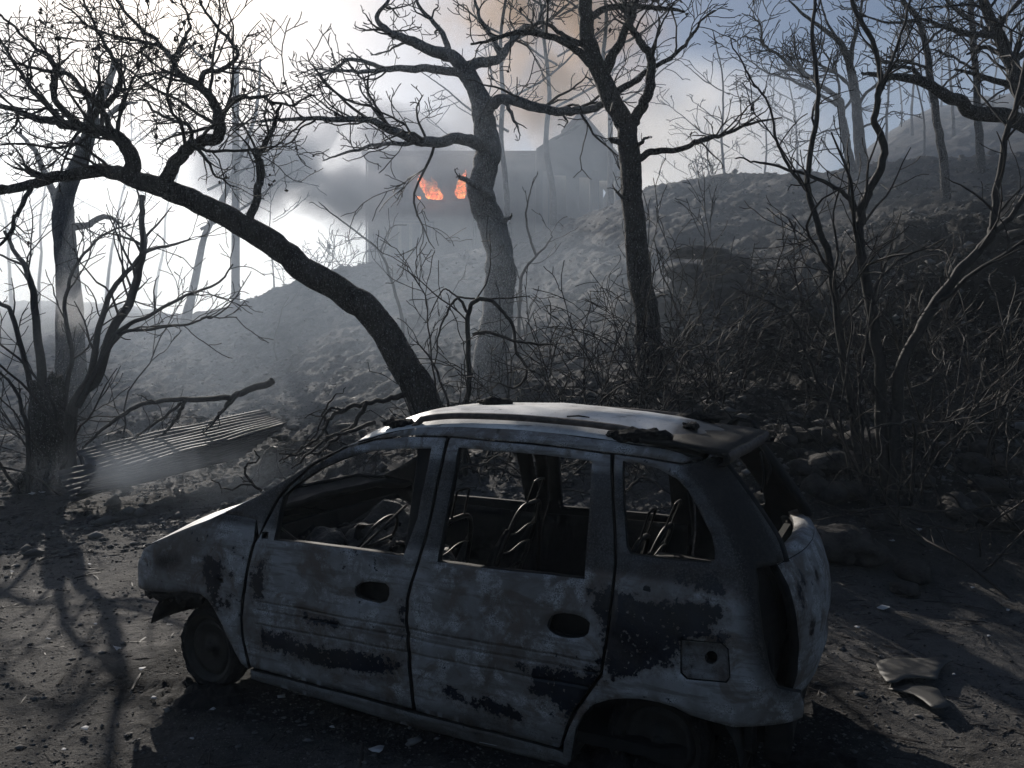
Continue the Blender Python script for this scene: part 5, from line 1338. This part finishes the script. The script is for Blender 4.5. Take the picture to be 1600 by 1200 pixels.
fallen('tangled dead branch reaching left from the leaning tree past the windscreen pillar', z1([(1290,-10),(1200,10),(1110,30),(1000,62),(930,110),(880,190),(800,245),(700,300)], 8.3, .03, .008),
   [z1([(1110,35),(1040,130),(930,220),(870,260),(700,265)], 8.2, .024, .008), z1([(1000,62),(940,50),(900,110),(830,240)], 8.3, .016, .006), z1([(930,110),(900,90),(940,20),(1010,-40)], 8.4, .014, .005), z1([(1150,120),(980,170),(850,250),(760,330)], 7.9, .022, .007), z1([(620,445),(570,400),(540,330),(600,290),(580,250)], 7.6, .014, .006), z1([(570,400),(460,430),(390,385)], 7.5, .010, .005)], 302, 3.6)
fallen('thin dead stems lying on the slope behind the rear windows', PXL([(700,745),(745,725),(800,740),(850,765)], 7.9, .02, .008), [PXL([(975,770),(1010,745),(1060,785)], 7.8, .016, .007), PXL([(740,712),(790,722),(830,760)], 8.0, .012, .006)], 303, 3.0)
fallen('loose burnt twigs spread over the ground at the right edge', PXL([(1330,800),(1400,790),(1480,800),(1560,790),(1640,810)], 7.0, .014, .006), [PXL([(1420,815),(1500,830),(1590,830)], 6.7, .01, .005), PXL([(1480,770),(1540,815),(1620,840)], 6.9, .01, .005)], 304, 3.0, 'twig_brown')

# rocks
rng = np.random.RandomState(77)
def place_rock(name, u, d, s, label, group, mat='rock', sub=2, seed=0, emb=0.35, fl=0.7):
    x = (u-CU)/FPX*d
    o = blob(name, (x, d, gz(x, d) + s*fl*(1-emb)*0.6), (s, s*rng.uniform(.65, 1.0), s*fl*rng.uniform(.6, 1.0)), M[mat], seed, 0.34, 1.4, sub, rot=rng.uniform(0, 6))
    if label: tag(o, label, 'rock', group)
    return o
ROCK_MESH = []
k = 0
for u, d, n, su in ((1250,7.9,9,60),(1330,8.4,10,70),(1420,8.8,10,80),(1520,8.6,10,80),(1200,8.6,7,60),(1290,9.2,8,70),(1560,7.8,8,60),(1400,7.4,6,80)):
    for i in range(n):
        k += 1
        uu = u+rng.normal(0, su); wh = 0 if uu < 1290 else (1 if uu < 1450 else 2)
        place_rock('rock', uu, d+rng.normal(0, .45), rng.uniform(.07, .21)*(1.35 if i < 2 else 1),
                   ('sooty rock in the rubble between the car tail and the fanned shrub', 'sooty rock around the foot of the tall fanned shrub', 'sooty rock under the brushwood at the right edge')[wh],
                   ('rocks beside the car tail', 'rocks round the fanned shrub', 'rocks at the right edge')[wh], seed=k, sub=3 if i < 3 else 2)
for i in range(26):
    k += 1
    place_rock('bank_stone', rng.uniform(1180, 1620), rng.uniform(11.0, 13.0), rng.uniform(.05, .15), 'dull stone stuck in the dark earth bank at right', 'stones in the earth bank', seed=k)
for i in range(16):
    k += 1
    place_rock('slope_stone', rng.uniform(200, 720), rng.uniform(9, 16), rng.uniform(.05, .11), 'small sooty stone on the open ash slope at left', 'stones on the left slope', seed=k)
# layered ledge
def ledge(label, u, v, d, s, seed):
    c = px(u, v, d); root = empty('rock_ledge', (c[0], c[1], gz(c[0], c[1]))); tag(root, label, 'rock ledge')
    r2 = np.random.RandomState(seed); z = -0.2
    for i in range(5):
        h = r2.uniform(.14, .24)
        o = blob('slab', (r2.normal(0, .12), r2.normal(0, .08), z+h*.5), (s*r2.uniform(.75, 1.05)*(1-.06*i), s*.6, h*.72), M['rock'], seed+i, 0.22, 1.6, 3, root, rot=r2.normal(0, .2))
        o.data.transform(Matrix.Identity(4)); z += h*.92
ledge('layered rock ledge jutting from the slope right of the forked tree', 1115, 410, 13.6, .62, 401)
ledge('low broken rock ledge beside the forked trunk, nearest to it', 1062, 400, 13.2, .42, 402)

# broken dark plates beside the tail
def ground_poly(name, label, pts, cat, mat, lift=0.02, bend=0.03, seed=0, th=0.008, tilt=(0, 0)):
    W = []
    for u, v in pts:
        d = FPX*(CAMZ+0.02)/(v-CV); W.append(((u-CU)/FPX*d, d))
    W = np.array(W); c = W.mean(0)
    V, T = panel2d(W-c, [], 0.05)
    z = lift + bend*(fbm(V[:, 0]*3+seed, V[:, 1]*3, seed, 2)) + V[:, 0]*tilt[0] + V[:, 1]*tilt[1]
    P = np.stack([V[:, 0], V[:, 1], z], 1)
    o = shell(name, P, T, P-(0, 0, th), (mat, mat), None); o.location = (c[0], c[1], gz(c[0], c[1])+0.01)
    tag(o, label, cat); return o
M['plate'] = mat_plain('dull_grey_plate', (0.050, 0.048, 0.044), 0.6, 0.0, 0.2, 6, 0.25, 0.004, 0.4)
z6 = lambda l: [(1200+x*.2917, 850+y*.2917) for x, y in l]
ground_poly('broken_plate', 'larger half of a snapped grey plate lying behind the tail', z6([(580,690),(600,670),(650,655),(720,655),(780,660),(840,656),(900,645),(990,665),(940,700),(920,730),(905,780),(850,772),(800,765),(730,768),(690,790),(640,795),(600,740)]), 'plate', M['plate'], 0.035, 0.008, 3)
ground_poly('broken_plate', 'smaller lower piece of a snapped grey plate lying behind the tail', z6([(640,800),(700,785),(740,775),(800,778),(860,788),(910,802),(945,850),(975,885),(930,900),(880,900),(830,860),(780,830),(690,806)]), 'plate', M['plate'], 0.025, 0.006, 5)

# pale flakes of ash and paint on the ground
M['flake'] = mat_plain('pale_ash_flake', (0.40, 0.40, 0.41), 0.85, 0, 0.25, 20, 0.4, 0.004)
r3 = np.random.RandomState(5)
fl = [(133,1158,24),(222,1056,18),(180,1025,22),(300,1060,14),(265,988,12),(428,1082,26),(440,1105,20),(496,1100,30),(700,1158,36),(735,1165,22),(765,1185,40),(775,1150,18),(50,812,18),(65,808,14),(140,895,10),(100,1185,10),(332,1128,12),(1395,922,14),(1436,913,12),(1520,955,10),(1490,1060,10),(240,1104,14),(640,1140,16),(560,1120,14),(590,1185,30),(450,1065,16),(20,905,9),(75,1010,10),(150,985,9),(370,1095,14),(1575,980,12),(1340,1000,12),(1545,1010,12),(300,1165,12),(520,1150,12),(1380,975,26)]
for i, (u, v, w) in enumerate(fl):
    a = np.sort(r3.uniform(0, 6.28, 7)); rr = r3.uniform(.5, 1.0, 7)
    wh = 2 if u > 1200 else (0 if u < 330 else 1)
    o = ground_poly('ash_flake', ('small pale flake on the dirt left of the front wheel', 'small pale flake on the ground below the car doors', 'small pale flake on the dirt right of the tail')[wh], [(u+w*.5*rr[j]*math.cos(a[j]), v+w*.22*rr[j]*math.sin(a[j])) for j in range(7)], 'flake', M['flake'], 0.012, 0.012, i, 0.002)
    o['group'] = ('flakes left of the car', 'flakes below the doors', 'flakes right of the tail')[wh]

# charred lumps left on the car roof
def lump(label, uv, z, s, seed, mat='char', rot=0.0):
    u, v = uv; Q = None
    # point of the roof under that pixel
    P = rows.reshape(-1, 3); pp = car_px(P); i = np.argmin((pp[:, 0]-u)**2 + (pp[:, 1]-v)**2)
    w_ = car_world(P[i]) + (0, 0, z)
    bm = bmesh.new(); bmesh.ops.create_icosphere(bm, subdivisions=4, radius=1.0)
    V = np.array([q.co[:] for q in bm.verts]); F = np.array([[q.index for q in f.verts] for f in bm.faces]); bm.free()
    nr = V.copy(); V = V*np.asarray(s)
    V[:, 0] += 0.25*s[0]*vnoise(V[:, 0]*9+seed, V[:, 1]*9, 2); V[:, 1] += 0.5*s[1]*vnoise(V[:, 0]*14+seed, 3, 5)
    V += nr*(0.016*fbm(V[:, 0]*38+seed, V[:, 1]*38, V[:, 2]*38, 3, 0.6))[:, None]*np.array((1, 1, 1.1))
    ca, sa = math.cos(rot), math.sin(rot)
    V = np.stack([V[:, 0]*ca - V[:, 1]*sa, V[:, 0]*sa + V[:, 1]*ca, V[:, 2]], 1)
    o = link_mesh('char_lump', V, F, M[mat], None, False); o.location = tuple(w_); tag(o, label, 'char lump'); return o
yaw = C_YAW
lump('long crusted black lump on the near roof edge towards the tail', (985,684), .02, (.165, .05, .034), 11, rot=yaw)
lump('ragged black lump on the front corner of the roof', (618,668), .015, (.10, .045, .026), 12, rot=yaw)
lump('tiny black crumb near the rear of the roof', (1076,668), .012, (.04, .03, .018), 13)
lump('flat black crust along the far front edge of the roof', (770,632), .012, (.12, .04, .018), 14, rot=yaw)
lump('low black crust along the far rear edge of the roof', (1095,652), .015, (.14, .05, .024), 15, rot=yaw)
# burnt rubber and slag heaps, added to darken round the wheels and ground them
for (cx, cy, sx_, sy_, sd, lb_) in ((-0.05, -0.80, .36, .22, 41, 'added black heap of burnt rubber darkening the ground round the front wheel'), (2.55, -0.72, .42, .26, 42, 'added black heap of burnt rubber darkening the ground round the rear wheel'), (3.25, -0.30, .25, .35, 43, 'bluish slag heap under the tail of the car')):
    w_ = car_world(np.array((cx, cy, 0.0)))
    V, T = panel2d(np.array([(sx_*(1+.18*math.sin(3*a+sd))*math.cos(a), sy_*(1+.15*math.cos(2*a+sd))*math.sin(a)) for a in np.linspace(0, 2*math.pi, 40)[:-1]]), [], 0.022)
    rr_ = np.hypot(V[:, 0]/sx_, V[:, 1]/sy_)
    c_, s_ = math.cos(C_YAW), math.sin(C_YAW)
    X, Y = V[:, 0]*c_-V[:, 1]*s_, V[:, 0]*s_+V[:, 1]*c_
    z = ground_z(X+w_[0], Y+w_[1]) + 0.075*np.clip(1-rr_**2, 0, 1)*(1+.5*fbm(V[:, 0]*7, V[:, 1]*7, sd, 3)) + 0.03*np.clip(1-rr_, 0, 1)**0.3*fbm(V[:, 0]*25, V[:, 1]*25, sd, 3) - 0.004
    P = np.stack([X, Y, z], 1)
    o = shell('burnt_rubber' if sd < 43 else 'slag_heap', P, T, P-(0, 0, .05), (M['char'], M['char']), None, None); o.location = (w_[0], w_[1], 0)
    tag(o, lb_, 'rubble')
# twig on the roof
P = rows.reshape(-1, 3); i = np.argmin(np.sum((car_px(P)-(908,658))**2, 1)); w_ = car_world(P[i])
v, f = tubes([(np.array([(-.055, .04, .012), (0, 0, .016), (.05, -.035, .010)]), np.array([.004, .005, .003]))], 6)
o = link_mesh('burnt_stick', v, f, M['char']); o.location = tuple(w_); tag(o, 'short black stick lying on the middle of the car roof', 'stick')

# gravel, char crumbs and litter: too fine to count
def scatter(name, label, n, seed, size, mat, kind='rock', d0=3.2, d1=15):
    r = np.random.RandomState(seed)
    d = np.exp(r.uniform(math.log(d0), math.log(d1), n)); u = r.uniform(-250, 1850, n)
    X = (u-CU)/FPX*d; Z = ground_z(X, d)
    clump = vnoise(X*0.9, d*0.9, seed) + 0.4*vnoise(X*3, d*3, seed)
    keep = clump > r.uniform(-1.0, 0.5, n); X, d, Z = X[keep], d[keep], Z[keep]; n = len(X)
    if kind == 'rock':
        ico = np.array([(0,0,1),(.9,0,.4),(.28,.85,.4),(-.72,.53,.4),(-.72,-.53,.4),(.28,-.85,.4),(0,0,-.5)], float)
        F = np.array([(0,1,2),(0,2,3),(0,3,4),(0,4,5),(0,5,1),(6,2,1),(6,3,2),(6,4,3),(6,5,4),(6,1,5)])
    else:
        ico = np.array([(-1,-.09,0),(-1,.09,0.02),(0,.10,.12),(0,-.10,.10),(1,-.05,.05),(1,.05,.05),(0,0,.22),(-1,0,.14),(1,0,.12)], float)
        F = np.array([(0,3,6),(0,6,7),(3,4,8),(3,8,6),(7,6,2),(7,2,1),(6,8,5),(6,5,2)])
    s = size*np.exp(r.normal(0, .55, n))*np.clip(d/6, .7, 2.0)
    a = r.uniform(0, 6.28, n); jit = 1 + r.normal(0, .22, (n, len(ico), 3))
    V = ico[None]*jit*s[:, None, None]*np.stack([np.ones(n), r.uniform(.6, 1, n), r.uniform(.35, .9, n)], 1)[:, None]
    ca, sa = np.cos(a)[:, None], np.sin(a)[:, None]
    V = np.stack([V[..., 0]*ca - V[..., 1]*sa + X[:, None], V[..., 0]*sa + V[..., 1]*ca + d[:, None], V[..., 2] + Z[:, None]], -1)
    Fa = (F[None] + (np.arange(n)*len(ico))[:, None, None]).reshape(-1, 3)
    o = link_mesh(name, V.reshape(-1, 3), Fa, mat, None, False); tag(o, label, 'gravel' if kind == 'rock' else 'litter', kind='stuff')
M['crumb'] = mat_plain('ash_crumb', (0.10, 0.097, 0.095), 0.9, 0, 0.6, 3.0, 0.3, 0.005)
M['crumb2'] = mat_plain('char_crumb', (0.028, 0.026, 0.024), 0.8, 0, 0.5, 3.0, 0.3, 0.005)
scatter('gravel', 'loose grey gravel and clods scattered over the burnt ground', 34000, 1, .008, M['crumb'])
scatter('clods', 'clods of ashy earth roughening the burnt slope', 26000, 9, .017, M['crumb'], d0=8, d1=27)
scatter('char_crumbs', 'black char crumbs scattered over the burnt ground', 16000, 2, .006, M['crumb2'])
scatter('twig_litter', 'short burnt twigs and stalks littering the ground', 9000, 3, .032, M['twig_brown'], 'stick')
scatter('pale_stalks', 'pale scorched straw lying in the ash', 2500, 4, .028, M['rock'], 'stick')
hz, _, _ = mat_volume('smoke_haze', 0.0014, (0.76, 0.87, 1.0), 0.35)
tag(box('haze', (-310, -310, -2.5), (310, 310, 24.5), hz), 'thin grey smoke haze hanging over the whole hillside', 'haze', kind='stuff')



def bank(label, c, s, dens, col, aniso):
    m, nt, pv = mat_volume('smoke_bank', dens, col, aniso)
    bm = bmesh.new(); bmesh.ops.create_icosphere(bm, subdivisions=4, radius=1.0)
    V = np.array([v.co[:] for v in bm.verts]); F = np.array([[v.index for v in f.verts] for f in bm.faces]); bm.free()
    o = link_mesh('smoke', V, F, m); o.location = tuple(c); o.scale = s; tag(o, label, 'smoke', kind='stuff')
bank('wide blue grey smoke bank lying over the slope and the crest', (-8.0, 36.0, 3.5), (36, 27, 8.0), 0.010, (0.55,0.65,0.80), 0.4)
bank('thin blue haze of smoke before the far hillside at right', (24.0, 40.0, 9.0), (19, 17, 9.0), 0.014, (0.60,0.70,0.85), 0.4)
bank('bright thin smoke filling the hollow at left', (-23, 42.0, 5.0), (16, 22, 9.0), 0.034, (0.90,0.95,1.0), 0.5)
bank('low smoke trailing over the middle of the slope', (-1.5, 14.5, 2.6), (5.5, 4.5, 1.9), 0.018, (0.76,0.87,1.0), 0.4)
smoke('dark grey smoke rolling left from the house', px(512,258,36.5), (7.0, 3.4, 3.2), 1.8, (0.32,0.31,0.34), 0.2, 0.30, 0.46, 0.56)
smoke('brownish smoke towering above the gable of the house', px(850,95,44), (7.5, 4.5, 6.5), 0.7, (0.62,0.47,0.34), 0.2, 0.26, 0.44, 0.60)
smoke('grey smoke veiling the roof of the house', px(740,236,37.0), (9.5, 2.2, 2.6), 0.45, (0.34,0.32,0.31), 0.2, 0.35, 0.38, 0.62)
smoke('pale smoke drifting up behind the ridge at right', px(1080,230,42), (8.5, 4.0, 5.0), 0.30, (0.97,0.93,0.88), 0.5, 0.2, 0.25, 0.65)
smoke('small white puff smouldering at the left stump', px(105,475,12.6), (0.55, 0.5, 0.55), 0.9, (0.92,0.94,0.97), 0.4, 2.2, 0.40, 0.66)
smoke('bluish wisp hanging over the corrugated sheets', px(260,735,9.4), (1.9, 0.8, 0.5), 0.18, (0.76,0.86,1.0), 0.4, 1.2, 0.35, 0.65)
